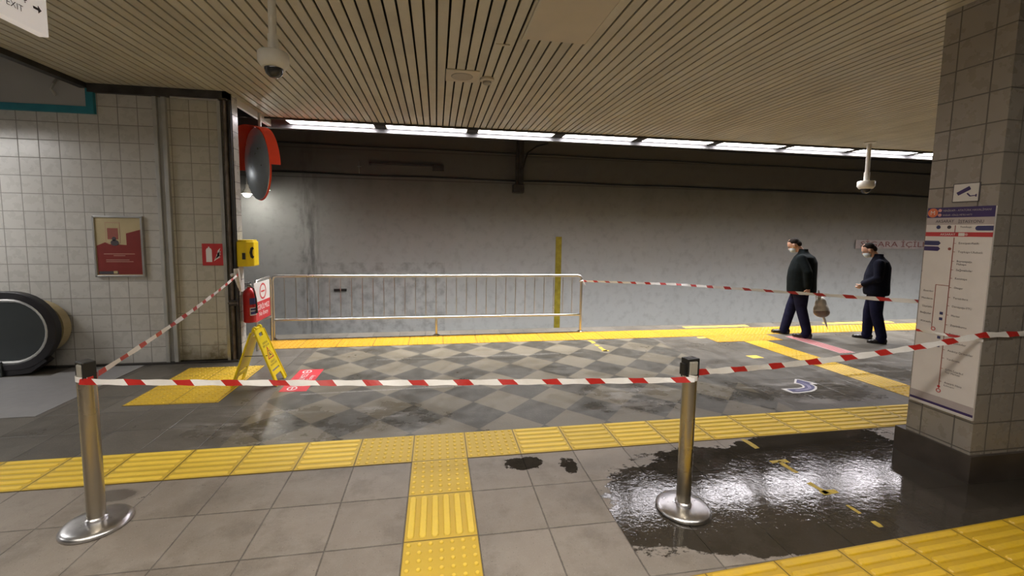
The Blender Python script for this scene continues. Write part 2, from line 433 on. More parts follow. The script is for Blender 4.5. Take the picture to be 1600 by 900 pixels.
def ring(name, cx, cy, rx, ry, wd, org, right, upv, t, mat, parent, off=0., n=32):
    rv = Vector(right); uv_ = Vector(upv); nv = rv.cross(uv_); o = Vector(org)+nv*off
    vs = []
    for q, d in ((0, 0), (wd, 0), (wd, t), (0, t)):
        for k in range(n):
            a = 2*PI*k/n; vs.append(o+rv*(cx+(rx-q)*math.cos(a))+uv_*(cy+(ry-q)*math.sin(a))+nv*d)
    fs = [(i*n+k, i*n+(k+1) % n, ((i+1) % 4)*n+(k+1) % n, ((i+1) % 4)*n+k) for i in range(4) for k in range(n)]
    return MB().add(vs, fs).build(name, mat, parent)

# ------------------------------------------------------------------ the room
mb = MB(); mb.box(-10, 17, -5, 7.0, -1.2, 0)
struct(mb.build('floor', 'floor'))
struct(MB().box(-14, 20, 7.0, 10, -1.35, -1.2).build('floor_trackbed', 'concrete'))
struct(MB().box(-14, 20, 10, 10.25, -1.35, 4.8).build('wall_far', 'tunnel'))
struct(MB().box(-14, 20, 6.95, 10.25, 4.8, 4.95).build('ceiling_tunnel', 'concrete'))
struct(MB().box(-14.2, -14, 7.0, 10.25, -1.35, 4.95).build('wall_tunnel_left', 'concrete'))
struct(MB().box(20, 20.2, 7.0, 10.25, -1.35, 4.95).build('wall_tunnel_right', 'concrete'))
# slatted ceiling with dark plenum
SL = .09429; XS = -.843
mb = MB(); k = -33
while XS+k*SL < 17:
    a = XS+k*SL+.009; b_ = a+SL-.018
    if b_ > -3.9:
        y1 = 5.68 if b_ < -2.45 else 6.74
        mb.box(a, b_, -5, y1, ZC, ZC+.018)
    k += 1
struct(mb.build('ceiling', 'slat'))
struct(MB().box(-3.86, 17, -5, 5.68, ZC+.10, ZC+.16).box(-2.45, 17, 5.68, 7.06, ZC+.10, ZC+.16).build('ceiling_plenum', 'black_void'))
struct(MB().box(-2.3, 17, 7.06, 7.10, ZC+.1, 4.85).build('wall_bulkhead_over_edge', 'concrete'))
struct(MB().box(-10, 17, -5.2, -5, 0, 4.6).build('wall_back', 'hall_plaster'))
struct(MB().box(17, 17.2, -5.2, 7, 0, 4.6).build('wall_right', 'hall_plaster'))
struct(MB().box(-10.2, -10, -5.2, 5.9, 0, 4.6).build('wall_hall_left', 'hall_plaster'))
struct(MB().box(-10.2, -3.86, -5.2, 5.9, 4.6, 4.7).build('ceiling_escalator_hall', 'hall_plaster'))
struct(MB().box(-3.9, -3.86, -5, 5.65, ZC+.02, 4.6).build('wall_hall_bulkhead', 'dark_metal'))
# left tiled wall
struct(MB().box(-10, -3.215, 5.65, 5.8, 0, 4.6).build('wall_left', 'white_tile'))
struct(MB().box(-3.10, -2.51, 5.665, 5.8, .03, 3.16).build('wall_left_end', 'grimy_tile'))
struct(MB().box(-3.215, -3.10, 5.69, 5.8, 0, 3.3).box(-2.51, -2.415, 5.70, 5.79, 0, 3.3).build('wall_left_core', 'concrete'))
struct(MB().box(-10, -2.45, 5.8, 5.84, -1.2, 4.6).box(-2.45, -2.41, 5.70, 5.84, 0, 3.24).build('wall_side', 'side_tile'))
struct(MB().box(-3.222, -3.182, 5.625, 5.66, 0, 3.17).box(-3.132, -3.088, 5.625, 5.67, 0, 3.17).box(-3.185, -3.13, 5.66, 5.69, 0, 3.17).build('trim_1', 'dull_metal', bevel=.004))
struct(MB().box(-3.85, -2.43, 5.60, 5.70, 3.15, 3.245).build('trim_2', 'dark_metal'))
struct(MB().box(-3.93, -3.85, -4.9, 5.70, 3.19, 3.31).build('trim_3', 'dark_metal'))
struct(MB().box(-3.02, -2.52, 5.60, 5.64, 3.135, 3.155).build('trim_4', 'dull_metal'))
struct(MB().box(-2.545, -2.51, 5.63, 5.66, 0, 3.14).box(-2.55, -2.535, 5.635, 5.70, 1.2, 3.1).build('trim_5', 'aluminium'))
struct(MB().box(-9.9, -2.42, 5.61, 5.655, 0, .022).build('baseboard_left', 'dark_metal'))
# ceiling edge: fascia lip beyond the lamps, closing strip
struct(MB().box(-3.0, 17, 7.00, 7.06, 3.15, 3.40).box(-3.0, 17, 6.985, 7.0, 3.15, 3.16).build('trim_6', 'lip_grey'))
struct(MB().box(-3.0, 17, 6.735, 6.75, 3.22, 3.40).build('trim_7', 'dark_metal'))
struct(MB().box(-2.47, -2.43, 5.60, 7.0, 3.165, 3.265).build('trim_8', 'offwhite'))

# tactile strips --------------------------------------------------------------
def dome(mb, x, y, z, r=.0135, h=.006, n=8):
    vs = [(x+r*q*math.cos(2*PI*k/n), y+r*q*math.sin(2*PI*k/n), z+hh) for q, hh in ((1, 0), (.62, h)) for k in range(n)]
    mb.add(vs, [(k, (k+1) % n, n+(k+1) % n, n+k) for k in range(n)]+[tuple(range(n, 2*n))])
def bar(mb, x, y, L, wd, z, along='x', h=.006):
    def outline(g, hh):
        r = wd/2-g; l = L/2-g-r; p = []
        for k in range(5): a = -PI/2+PI*k/4; p.append((l+r*math.cos(a), r*math.sin(a)))
        for k in range(5): a = PI/2+PI*k/4; p.append((-l+r*math.cos(a), r*math.sin(a)))
        if along == 'y': p = [(-b, a) for a, b in p]
        return [(x+a, y+b, z+hh) for a, b in p]
    vs = outline(0, 0)+outline(.006, h); n = 10
    mb.add(vs, [(k, (k+1) % n, n+(k+1) % n, n+k) for k in range(n)]+[tuple(range(n, 2*n))])
TZ = .004
def tile(mb, x0, y0, kind, s=.4):
    mb.box(x0+.001, x0+s-.001, y0+.001, y0+s-.001, -.002, TZ)
    if kind == 'd':
        for i in range(7):
            for j in range(7): dome(mb, x0+(i+.5)*s/7, y0+(j+.5)*s/7, TZ)
    else:
        for i in range(6):
            if kind == 'x': bar(mb, x0+s/2, y0+(i+.5)*s/6, s-.03, .042, TZ, 'x')
            else: bar(mb, x0+(i+.5)*s/6, y0+s/2, s-.03, .042, TZ, 'y')
GX, GY = -.174708, 2.98781
mb = MB()
for i in range(-14, 22):
    x0 = GX+i*.4
    if x0+.4 > 9: break
    tile(mb, x0, GY, 'd' if i in (-1, 0, 1) else 'x')
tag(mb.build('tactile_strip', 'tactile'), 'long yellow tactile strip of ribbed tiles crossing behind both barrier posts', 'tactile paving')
mb = MB()
for j, kd in enumerate('dydyy'):
    if GY-.4*(j+1) > 1.79-.01: tile(mb, GX, GY-.4*(j+1), kd)
tag(mb.build('tactile_strip', 'tactile'), 'short yellow tactile strip running towards the viewer from the dotted junction', 'tactile paving')
mb = MB()
for i in range(-9, 9): tile(mb, i*.4, -.4, 'x')
o = mb.build('tactile_strip', make_yellow('tactile_yellow_near', 0., 0., .4)); o.matrix_world = Matrix.Translation((1.30, 1.765, 0)) @ Matrix.Rotation(R(3.0), 4, 'Z')
tag(o, 'nearest yellow ribbed tactile strip at the bottom right corner', 'tactile paving')
mb = MB(); mb.box(-2.40, 17, 6.16, 6.645, -.002, TZ)
nx = int((12.5+2.4)/.07)
for i in range(nx):
    for j in range(7): dome(mb, -2.37+i*.07, 6.195+j*.07, TZ, .015, .005, 6)
mb.box(4.26, 5.40, 5.79, 6.158, -.002, TZ)
for i in range(16):
    for j in range(5): dome(mb, 4.30+i*.07, 5.83+j*.07, TZ, .015, .005, 6)
tag(mb.build('tactile_strip', 'tactile_edge'), 'yellow dotted warning strip along the platform edge below the railing', 'tactile paving')
# strip joining edge and cross strip near the pillar (slightly askew)
rot = Matrix.Rotation(R(3.2), 4, 'Z'); mb = MB()
for j in range(6):
    if j in (3, 4): tile(mb, -.2, -.4*(j+1), 'y')
    else:
        mb.box(-.199, .199, -.4*(j+1)+.001, -.4*j-.001, -.002, TZ)
        for i in range(6):
            for q in range(6): dome(mb, -.2+(i+.5)*.4/6, -.4*(j+1)+(q+.5)*.4/6, TZ, .013, .005, 6)
o = mb.build('tactile_strip', make_yellow('tactile_yellow_link', -.2, 0., .4, base=(.84, .55, .03)))
o.matrix_world = Matrix.Translation((4.90, 5.79, 0)) @ rot
tag(o, 'yellow tactile strip running from the platform edge to beside the tiled pillar', 'tactile paving')
mb = MB(); mb.prism([(-2.87, 4.33, -.002), (-2.05, 4.31, -.002), (-2.05, 5.42, -.002), (-2.87, 5.42, -.002)], (0, 0, .006))
for i in range(14):
    for j in range(19): dome(mb, -2.84+i*.058, 4.36+j*.058, TZ, .013, .005, 6)
tag(mb.build('tactile_strip', make_yellow('tactile_yellow_patch', -2.87, 4.33, .4, base=(.84, .56, .03))), 'rectangular yellow dotted patch under the wet floor sign', 'tactile paving')

# floor markings ----------------------------------------------------------------
def flat(name, pts, mat, label, cat, t=.0015, z=.0, group=None):
    o = MB().prism([(a, b, z) for a, b in pts], (0, 0, t)).build(name, mat)
    return tag(o, label, cat, group)
flat('painted_line', [(4.32, 6.74), (5.57, 6.74), (5.57, 6.85), (4.32, 6.85)], 'paint_yellow', 'thin yellow painted line on the platform edge left of the two men', 'floor marking')
flat('painted_line', [(7.2, 6.74), (8.7, 6.74), (8.7, 6.86), (7.2, 6.86)], 'paint_yellow', 'thin yellow painted line on the platform edge behind the right man', 'floor marking')
flat('floor_sticker', [(4.12, 6.05), (4.25, 6.05), (4.25, 6.12), (4.12, 6.12)], 'paint_yellow', 'tiny yellow sticker touching the platform edge strip', 'floor marking')
flat('floor_sticker', [(4.20, 4.97), (4.36, 4.97), (4.34, 5.09), (4.18, 5.09)], 'paint_yellow', 'small yellow square sticker on dark floor beside the slanting tactile strip', 'floor marking')
flat('floor_sticker', [(5.93, 4.90), (6.16, 4.90), (6.16, 5.02), (5.93, 5.02)], 'paint_yellow', 'small pale yellow sticker just past the end of the red hatched line', 'floor marking')
def worn(segs, label):
    mb = MB()
    for (x0, y0, x1, y1, wd) in segs:
        d = Vector((x1-x0, y1-y0, 0)); n = Vector((-d.y, d.x, 0)).normalized()*wd/2; N = max(2, int(d.length/.05)); a = []; b = []
        for k in range(N+1):
            p = Vector((x0, y0, 0))+d*k/N
            a.append(p+n*random.uniform(.5, 1.2)); b.append(p-n*random.uniform(.5, 1.2))
        mb.prism(a+b[::-1], (0, 0, .001))
    tag(mb.build('worn_floor_tape', 'worn_yellow'), label, 'floor marking')
worn([(2.455, 2.97, 2.475, 2.82, .06)], 'scrap of worn yellow tape against the long tactile strip right of the post')
worn([(2.42, 2.63, 2.56, 2.63, .05), (2.49, 2.63, 2.49, 2.48, .04)], 'small worn yellow T shaped mark on the wet slabs')
worn([(2.47, 2.36, 2.50, 2.24, .05), (2.46, 2.25, 2.58, 2.25, .05)], 'worn yellow tape piece in the brightest part of the puddle')
worn([(2.51, 2.12, 2.515, 2.04, .03)], 'thin yellow tape fleck on the dark slabs below the bright puddle')
worn([(2.52, 1.97, 2.52, 1.92, .04)], 'last yellow tape fleck right before the nearest tactile strip')
worn([(2.32, 6.12, 2.33, 5.95, .07), (2.33, 5.88, 2.34, 5.80, .07), (2.33, 5.74, 2.34, 5.52, .06), (2.29, 5.55, 2.40, 5.55, .05)], 'worn yellow tape mark below the right end of the railing')
ap = [(3.676, 3.926), (3.876, 3.918), (3.95, 3.935), (3.985, 3.97), (4.0, 4.01), (3.99, 4.035), (3.957, 4.054), (4.09, 4.181), (4.13, 4.163), (4.215, 4.016), (4.20, 3.995), (4.145, 4.01), (4.13, 3.93), (4.07, 3.87), (4.0, 3.83), (3.934, 3.806), (3.781, 3.79), (3.70, 3.797)]
t = empty('floor_arrow', (3.95, 3.97, 0), 'curved blue arrow sticker with white outline on the dark floor', 'floor arrow')
MB().prism([(a, b, 0) for a, b in ap], (0, 0, .0015)).build('white_outline', 'pure_white', t)
cxm = sum(a for a, b in ap)/len(ap)
inn = [(3.73, 3.905), (3.876, 3.898), (3.96, 3.915), (4.005, 3.96), (4.022, 4.01), (4.01, 4.05), (4.0, 4.067), (4.095, 4.158), (4.115, 4.147), (4.17, 4.03), (4.125, 4.025), (4.11, 3.94), (4.055, 3.885), (3.99, 3.85), (3.93, 3.828), (3.781, 3.812), (3.73, 3.82)]
MB().prism([(a, b, .0015) for a, b in inn], (0, 0, .001)).build('blue_fill', 'arrow_blue', t)
for rr in (0, .03):
    c0 = [(3.80, 3.86-rr*.4), (3.93, 3.868-rr*.6), (4.01+rr*.5, 3.90-rr*.3), (4.05+rr*.7, 3.96), (4.055+rr*.8, 4.02), (4.04+rr*.9, 4.07)]
    mb = MB(); mb.prism([(a, b, .0025) for a, b in c0]+[(a-.008, b+.010, .0025) for a, b in c0[::-1]], (0, 0, .0008)); mb.build('lilac_streak', 'arrow_lilac', t)
o = MB().box(-.125, .125, -.48, .48, 0, .0015).build('hatched_line', 'hatch'); o.location = (5.755, 5.52, 0)
tag(o, 'red and white hatched line on the floor leading from the left man', 'floor marking')
t = empty('floor_arrow', (8.3, 5.7, 0), 'pale edge of a sticker on the far floor beside the pillar', 'floor arrow')
MB().prism([(8.0, 5.55, 0), (8.75, 5.6, 0), (8.75, 5.8, 0), (8.05, 5.72, 0)], (0, 0, .0015)).build('white_outline', 'pure_white', t)
MB().prism([(8.1, 5.59, .0015), (8.72, 5.63, .0015), (8.72, 5.76, .0015), (8.13, 5.69, .0015)], (0, 0, .001)).build('lilac_fill', 'arrow_lilac', t)
# red no-entry floor sticker
t = empty('floor_sticker', (-1.445, 4.86, 0), 'red floor sticker with white no entry symbols beside the wet floor sign', 'floor sticker')
MB().prism([(-1.585, 4.515, 0), (-1.315, 4.50, 0), (-1.315, 5.20, 0), (-1.58, 5.21, 0)], (0, 0, .0015)).build('red_sheet', 'sticker_red', t)
oc = (-1.445, 4.86, .0015); RV, UV_ = (0, 1, 0), (-1, 0, 0)
for sgn in (-1, 1):
    ring('no_entry_ring', sgn*.265, .035, .055, .05, .013, oc, RV, UV_, .0008, 'pure_white', t)
    plate('no_entry_bar', sgn*.265, .035, .06, .014, oc, RV, UV_, .0008, 'pure_white', t)
text('lettering', 'GİRİLMEZ', (-1.48, 4.86, .002), RV, UV_, .065, 'pure_white', t, width=.36)
text('lettering', 'No Entry', (-1.375, 4.86, .002), RV, UV_, .055, 'pure_white', t, width=.25)
# steel landing plate of escalator
tag(MB().box(-9, -3.44, 4.18, 5.32, 0, .005).box(-4.2, -3.44, 5.32, 5.60, 0, .005).build('landing_plate', 'mat'), 'pale grey metal landing plate on the floor in front of the escalator end', 'landing plate')

# ------------------------------------------------------------------ lamps
k = 0
names = ['first', 'second', 'third', 'fourth', 'fifth', 'sixth', 'seventh', 'eighth', 'ninth']
for i in range(13):
    x0 = -2.15+i*1.405; x1 = x0+1.215
    lab = ('%s bright lamp from the left in the row over the platform edge' % names[i]) if i < 9 else 'bright lamp of the edge row hidden behind the tiled pillar'
    struct(MB().box(x1+.02, x0+1.405-.02, 6.757, 6.985, 3.213, 3.30).build('trim_gap', 'black_void'))
    t = empty('strip_lamp', ((x0+x1)/2, 6.87, 3.22), lab, 'lamp', 'fluorescent lamps over the platform edge')
    MB().box(x0-.01, x1+.01, 6.755, 6.765, 3.215, 3.275).box(x0-.01, x1+.01, 6.975, 6.985, 3.215, 3.275).box(x0-.012, x0, 6.755, 6.985, 3.215, 3.275).box(x1, x1+.012, 6.755, 6.985, 3.215, 3.275).box(x0, x1, 6.755, 6.985, 3.275, 3.295).build('housing', 'offwhite', t)
    MB().box(x0, x1, 6.765, 6.975, 3.227, 3.24).build('diffuser', 'edge_lamp', t)
    ld = bpy.data.lights.new('tube_light', 'AREA'); ld.shape = 'RECTANGLE'; ld.size = 1.2; ld.size_y = .2; ld.energy = EDGE_W
    ld.color = (1., .985, .96); ld.spread = R(108)
    lo = bpy.data.objects.new('tube_light', ld); C.objects.link(lo); lo.parent = t; lo.location = (0, 0, -.001)
struct(MB().box(-2.9, 17, 6.75, 7.0, 3.31, 3.325).build('trim_9', 'dark_metal'))
for i, (x, y) in enumerate([(-3.0, -1.4), (-1.2, -1.4), (.6, -1.4), (-3.0, -3.2), (-.9, -3.2)]):  # unseen lamps added to brighten the ceiling and near floor
    t = empty('added_hanging_lamp', (x, y, ZC), 'added suspended tube lamp out of view behind the viewer', 'lamp', 'added fill lamps behind the viewer')
    MB().box(x-.62, x+.62, y-.05, y+.05, 2.87, 2.90).box(x-.62, x-.60, y-.03, y+.03, 2.78, 2.90).box(x+.60, x+.62, y-.03, y+.03, 2.78, 2.90).build('carrier', 'offwhite', t)
    for q in (-.5, .5): MB().tube([(x+q, y, 2.90), (x+q, y, ZC)], .006, 6).build('rod', 'offwhite', t)
    MB().tube([(x-.6, y, 2.82), (x+.6, y, 2.82)], .045, 12).build('tube', 'hall_fill', t, smooth=True)
for i, (x, wt) in enumerate([(-3.4, 9.), (-1.9, 15.), (-.4, 23.), (1.1, 20.), (2.6, 7.)]):  # unseen row put in to light the foreground slabs
    y = .7
    t = empty('added_ceiling_lamp', (x, y, ZC), 'added louvred fill lamp above the viewer, out of view', 'lamp', 'added louvred fill lamps over the foreground')
    MB().box(x-.62, x+.62, y-.12, y-.10, ZC-.05, ZC).box(x-.62, x+.62, y+.10, y+.12, ZC-.05, ZC).box(x-.62, x-.60, y-.12, y+.12, ZC-.05, ZC).box(x+.60, x+.62, y-.12, y+.12, ZC-.05, ZC).build('housing', 'offwhite', t)
    MB().box(x-.6, x+.6, y-.1, y+.1, ZC-.02, ZC-.01).build('diffuser', 'hall_fill', t)
    ld = bpy.data.lights.new('louvre_fill', 'AREA'); ld.shape = 'RECTANGLE'; ld.size = 1.18; ld.size_y = .19; ld.energy = wt; ld.color = (1., .93, .84); ld.spread = R(128)
    lo = bpy.data.objects.new('louvre_fill', ld); C.objects.link(lo); lo.parent = t; lo.location = (0, 0, -.03)
for i, (x, y, z) in enumerate([(-5.9, 4.5, 2.75), (-8.0, 2.6, 2.75)]):  # lamps added out of frame to brighten the left wall
    t = empty('added_escalator_lamp', (x, y, z), 'added unseen lamp in the escalator hall', 'lamp', 'added escalator hall lamps')
    MB().box(x-.82, x+.82, y-.27, y+.27, z, z+.05).box(x-.82, x+.82, y-.27, y-.255, z-.05, z).build('frame', 'offwhite', t)
    MB().box(x-.8, x+.8, y-.25, y+.25, z-.008, z).build('diffuser', 'esc_fill', t)
def tunnel_lamp(x, y, z, label):
    t = empty('tunnel_lamp', (x, y, z), label, 'lamp', 'tunnel wall lamps')
    MB().lathe([(.03, .17), (.035, .10), (.11, .0), (.115, -.02), (.10, -.02)], (x, y, z), 20).build('shade', 'offwhite', t, smooth=True)
    MB().ell((x, y, z-.02), (.075, .075, .07), 14).build('bulb', 'tunnel_lamp', t, smooth=True)
    MB().tube([(x, y, z+.15), (x, y, z+.3), (x, 9.99 if y > 9 else y, z+.3)] if y > 9 else [(x, y, z+.15), (x, y, 4.8)], .015, 8).build('bracket', 'dull_metal', t)
tunnel_lamp(-3.82, 9.55, 2.36, 'glowing lamp in the tunnel seen left of the round mirror')
tunnel_lamp(-7.2, 9.3, 2.5, 'added unseen tunnel lamp further left behind the tiled wall corner')  # unseen lamp added to brighten the tunnel's left end
tunnel_lamp(-3.30, 9.0, 2.40, 'glowing lamp in the tunnel seen at the right rim of the round mirror')

# ------------------------------------------------------------------ ceiling fittings
t = empty('access_panel', (.97, 2.9, ZC), 'plain square beige access panel set into the slatted ceiling', 'ceiling panel')
MB().box(.71, 1.235, 2.35, 3.57, ZC-.012, ZC-.001).build('panel', 'ceil_panel', t)
MB().box(.695, .712, 2.33, 3.59, ZC-.016, ZC-.001).box(1.233, 1.25, 2.33, 3.59, ZC-.016, ZC-.001).build('edge_profile', 'slat', t)
t = empty('ceiling_speaker', (.265, 4.52, ZC), 'square beige ceiling speaker with round grille between the slats', 'speaker')
MB().box(.098, .43, 4.37, 4.70, ZC-.012, ZC-.001).build('plate', 'ceil_panel', t, bevel=.003)
MB().lathe([(.105, -.018), (.112, -.012), (.112, -.0115)], (.262, 4.535, ZC), 32).build('grille', 'grille', t)
t = empty('smoke_detector', (.52, 4.56, ZC), 'small round smoke detector beside the ceiling speaker', 'smoke detector')
MB().lathe([(.075, 0), (.075, -.02), (.06, -.03), (.001, -.032)], (.525, 4.58, ZC), 24).build('base', 'ceil_panel', t, smooth=True)
MB().lathe([(.045, -.03), (.045, -.05), (.03, -.06), (.001, -.06)], (.525, 4.58, ZC), 24).build('sensor', 'grille', t, smooth=True)
tag(MB().box(.50, .62, 3.72, 3.75, ZC-.008, ZC-.001).build('slat_clip', 'ceil_panel'), 'tiny beige clip bridging two slats in front of the smoke detector', 'ceiling clip')
def dome_cam(x, y, zt, zb, s, label):
    t = empty('dome_camera', (x, y, zb), label, 'security camera', 'hanging dome cameras')
    MB().tube([(x, y, ZC), (x, y, zt+.10*s)], .028*s, 14).tube([(x, y, zt+.12*s), (x, y, zt-.01)], .036*s, 14).lathe([(.075*s, 0), (.075*s, -.015), (.03*s, -.03)], (x, y, ZC), 20).build('pole', 'offwhite', t, smooth=True)
    MB().lathe([(.03*s, 0), (.098*s, -.008*s), (.108*s, -.02*s), (.108*s, -.085*s), (.098*s, -.10*s), (.085*s, -.12*s), (.07*s, -.125*s)], (x, y, zt), 32).build('housing', 'offwhite', t, smooth=True)
    r = .066*s
    MB().lathe([(r, 0), (r*.98, -.02*s), (r*.85, -.05*s), (r*.5, -.072*s), (.001, -.08*s)], (x, y, zt-.115*s), 24).build('dome', 'dome_glass', t, smooth=True)
    return t
dome_cam(-1.015, 3.0, 2.775, 2.62, .84, 'white dome camera hanging on a pole at upper left')
dome_cam(7.28, 6.3, 2.60, 2.37, 1.15, 'small white dome camera on a thin pole above the two men')
# hanging sign at top left
t = empty('hanging_sign', (-2.22, 2.4, 2.9), 'white hanging direction sign at the top left corner with grey writing', 'sign')
XP = -2.235
MB().box(XP-.05, XP, 1.2, 3.0, 2.755, 3.2).build('board', 'emissive_board', t, bevel=.004)
MB().tube([(XP-.025, 2.8, 3.2), (XP-.025, 2.8, ZC)], .012, 8).build('hanger', 'aluminium', t)
MB().tube([(XP-.025, 1.5, 3.2), (XP-.025, 1.5, ZC)], .012, 8).build('hanger', 'aluminium', t)
text('lettering', 'METRO', (XP+.001, 2.60, 2.93), (0, 1, 0), (0, 0, 1), .05, 'ink', t)
text('lettering', 'ÇIKIŞ', (XP+.001, 2.80, 2.91), (0, 1, 0), (0, 0, 1), .045, 'ink', t)
text('lettering', 'EXIT', (XP+.001, 2.80, 2.84), (0, 1, 0), (0, 0, 1), .035, 'ink', t)
poly('arrow', [(-.025, -.007), (.005, -.007), (.005, -.022), (.027, 0), (.005, .022), (.005, .007), (-.025, .007)], (XP, 2.935, 2.885), (0, 1, 0), (0, 0, 1), .001, 'ink', t)

# ------------------------------------------------------------------ left wall fittings
t = empty('wall_panel', (-6, 5.6, 3.0), 'large pale wall panel with teal border at upper left above the tiles', 'wall panel')
MB().box(-9.9, -3.87, 5.62, 5.65, 2.98, 4.55).build('panel', 'panel_grey', t)
MB().box(-9.9, -3.80, 5.61, 5.65, 2.915, 2.99).box(-3.875, -3.80, 5.61, 5.65, 2.99, 3.19).build('border', 'teal', t)
MB().tube([(-4.13, 5.6, 3.26), (-4.13, 5.55, 3.2), (-4.15, 5.54, 3.14), (-4.12, 5.56, 3.08)], .014, 8).build('hook', 'dull_metal', t)
t = empty('poster_frame', (-3.65, 5.65, 1.42), 'framed maroon and cream poster on the white tiled wall', 'poster')
PO = (-3.652, 5.632, 1.418); A, U = (1, 0, 0), (0, 0, 1)
plate('backing', 0, 0, .47, .68, PO, A, U, -.018, 'cream', t)
for (x, y, w_, h_) in ((0, .345, .51, .022), (0, -.345, .51, .022), (-.246, 0, .022, .71), (.246, 0, .022, .71)):
    plate('frame_bar', x, y, w_, h_, (PO[0], 5.65, PO[2]), A, U, .03, 'aluminium', t, bevel=.004)
poly('red_field', [(-.228, -.325), (.228, -.325), (.228, .20), (.08, .155), (.08, .02), (-.1, .03), (-.14, .05), (-.228, .01)], PO, A, U, .0015, 'maroon', t)
plate('inner_picture', -.055, .16, .15, .24, PO, A, U, .001, 'poster_line', t)
plate('inner_picture', -.055, .16, .14, .23, PO, A, U, .002, 'cream', t)
plate('inner_picture', -.055, .15, .11, .13, PO, A, U, .003, 'brick_red', t)
poly('dark_figure', disc(-.04, .045, .042, .035)+[], PO, A, U, .004, 'ink', t)
poly('dark_figure', disc(-.045, .09, .022, .024), PO, A, U, .004, 'ink', t)
for (y, w_, x) in ((-.085, .32, 0), (-.105, .12, 0), (-.155, .24, -.02), (-.175, .28, 0)):
    plate('text_line', x, y, w_, .009, PO, A, U, .0022, 'poster_line', t)
plate('bottom_strip', -.12, -.305, .2, .035, PO, A, U, .0022, 'ink', t); plate('bottom_strip', -.05, -.30, .04, .03, PO, A, U, .003, 'cream', t)
t = empty('fire_sign', (-2.67, 5.66, 1.33), 'square red fire extinguisher sign with white symbol on the tiles', 'sign')
FO = (-2.672, 5.662, 1.328)
plate('board', 0, 0, .235, .265, FO, A, U, .004, 'sign_red', t)
FP = (FO[0], 5.658, FO[2])
poly('extinguisher_symbol', [(-.075, -.09), (-.01, -.09), (-.01, .055), (-.02, .075), (-.035, .08), (-.035, .095), (-.05, .095), (-.05, .08), (-.065, .075), (-.075, .055)], FP, A, U, .001, 'pure_white', t)
for q in (0, .035, .07):
    poly('flame_symbol', [(.01+q*.5, -.08+q*.6), (.05+q*.3, -.05+q*.7), (.09, -.03+q), (.07, -.035+q), (.085, .01+q), (.055, -.01+q*.8), (.03+q*.3, -.03+q*.7)], FP, A, U, .001, 'pure_white', t)

# conduits at the wall corner
def pipe(pts, r, mat, label, name='conduit'):
    tag(MB().tube(pts, r, 10).build(name, mat, smooth=True), label, 'pipe')
pipe([(-2.475, 5.66, 0), (-2.475, 5.66, 3.16)], .022, 'rust_metal', 'grimy brown vertical conduit at the wall corner, left of its neighbour')
pipe([(-2.425, 5.665, 0), (-2.425, 5.665, 3.16)], .017, 'dark_metal', 'dark vertical conduit at the wall corner, right of its neighbour')
t = empty('junction_box', (-2.44, 5.62, .74), 'small dark clamp box on the corner conduits below the tape', 'junction box')
MB().box(-2.50, -2.405, 5.615, 5.65, .70, .77).build('box', 'dark_metal', t, bevel=.004)
MB().box(-2.51, -2.40, 5.61, 5.62, .725, .745).build('strap', 'rust_metal', t)

# yellow phone box
t = empty('emergency_phone', (-2.33, 5.76, 1.33), 'yellow emergency phone box on the wall corner above the extinguisher', 'phone')
pf = [(-2.41, 5.66), (-2.30, 5.66), (-2.235, 5.72), (-2.235, 5.87), (-2.41, 5.87)]
MB().prism([(a, b, 1.18) for a, b in pf], (0, 0, .31)).build('box', 'yellow_box', t, bevel=.012)
MB().prism([(-2.40, 5.675, 1.49), (-2.30, 5.675, 1.49), (-2.25, 5.73, 1.49), (-2.25, 5.86, 1.49), (-2.40, 5.86, 1.49)], (0, 0, .018)).build('lid', 'yellow_box', t, bevel=.006)
MB().box(-2.345, -2.31, 5.652, 5.662, 1.27, 1.35).build('slot', 'black_plastic', t)
d1 = Vector((.065, .06, 0)).normalized()
poly('handset_symbol', [(.005, -.06), (.03, -.075), (.045, -.05), (.03, -.035), (.025, 0), (.03, .035), (.045, .05), (.03, .075), (.005, .06), (-.008, 0)], (-2.2675, 5.69, 1.35), d1, (0, 0, 1), .002, 'black_plastic', t)
# fire extinguisher
t = empty('fire_extinguisher', (-2.33, 5.80, .48), 'red fire extinguisher hanging at the wall corner beside the railing', 'fire extinguisher')
EX = (-2.325, 5.765, .465)
MB().lathe([(.06, 0), (.073, .01), (.073, .36), (.065, .40), (.035, .43), (.022, .44), (.022, .455)], EX, 28).build('cylinder', 'red', t, smooth=True)
MB().lathe([(.024, .45), (.028, .46), (.028, .485), (.015, .49)], EX, 16).build('valve', 'aluminium', t, smooth=True)
MB().box(EX[0]-.012, EX[0]+.012, EX[1]-.10, EX[1]+.03, EX[2]+.495, EX[2]+.507).box(EX[0]-.01, EX[0]+.01, EX[1]-.09, EX[1]+.02, EX[2]+.468, EX[2]+.478).build('handle', 'black_plastic', t, bevel=.003)
MB().tube([(EX[0]+.02, EX[1]-.03, EX[2]+.47), (EX[0]+.07, EX[1]-.05, EX[2]+.44), (EX[0]+.088, EX[1]-.03, EX[2]+.30), (EX[0]+.085, EX[1]-.01, EX[2]+.12)], [.009, .009, .009, .013], 8).build('hose', 'black_plastic', t, smooth=True)
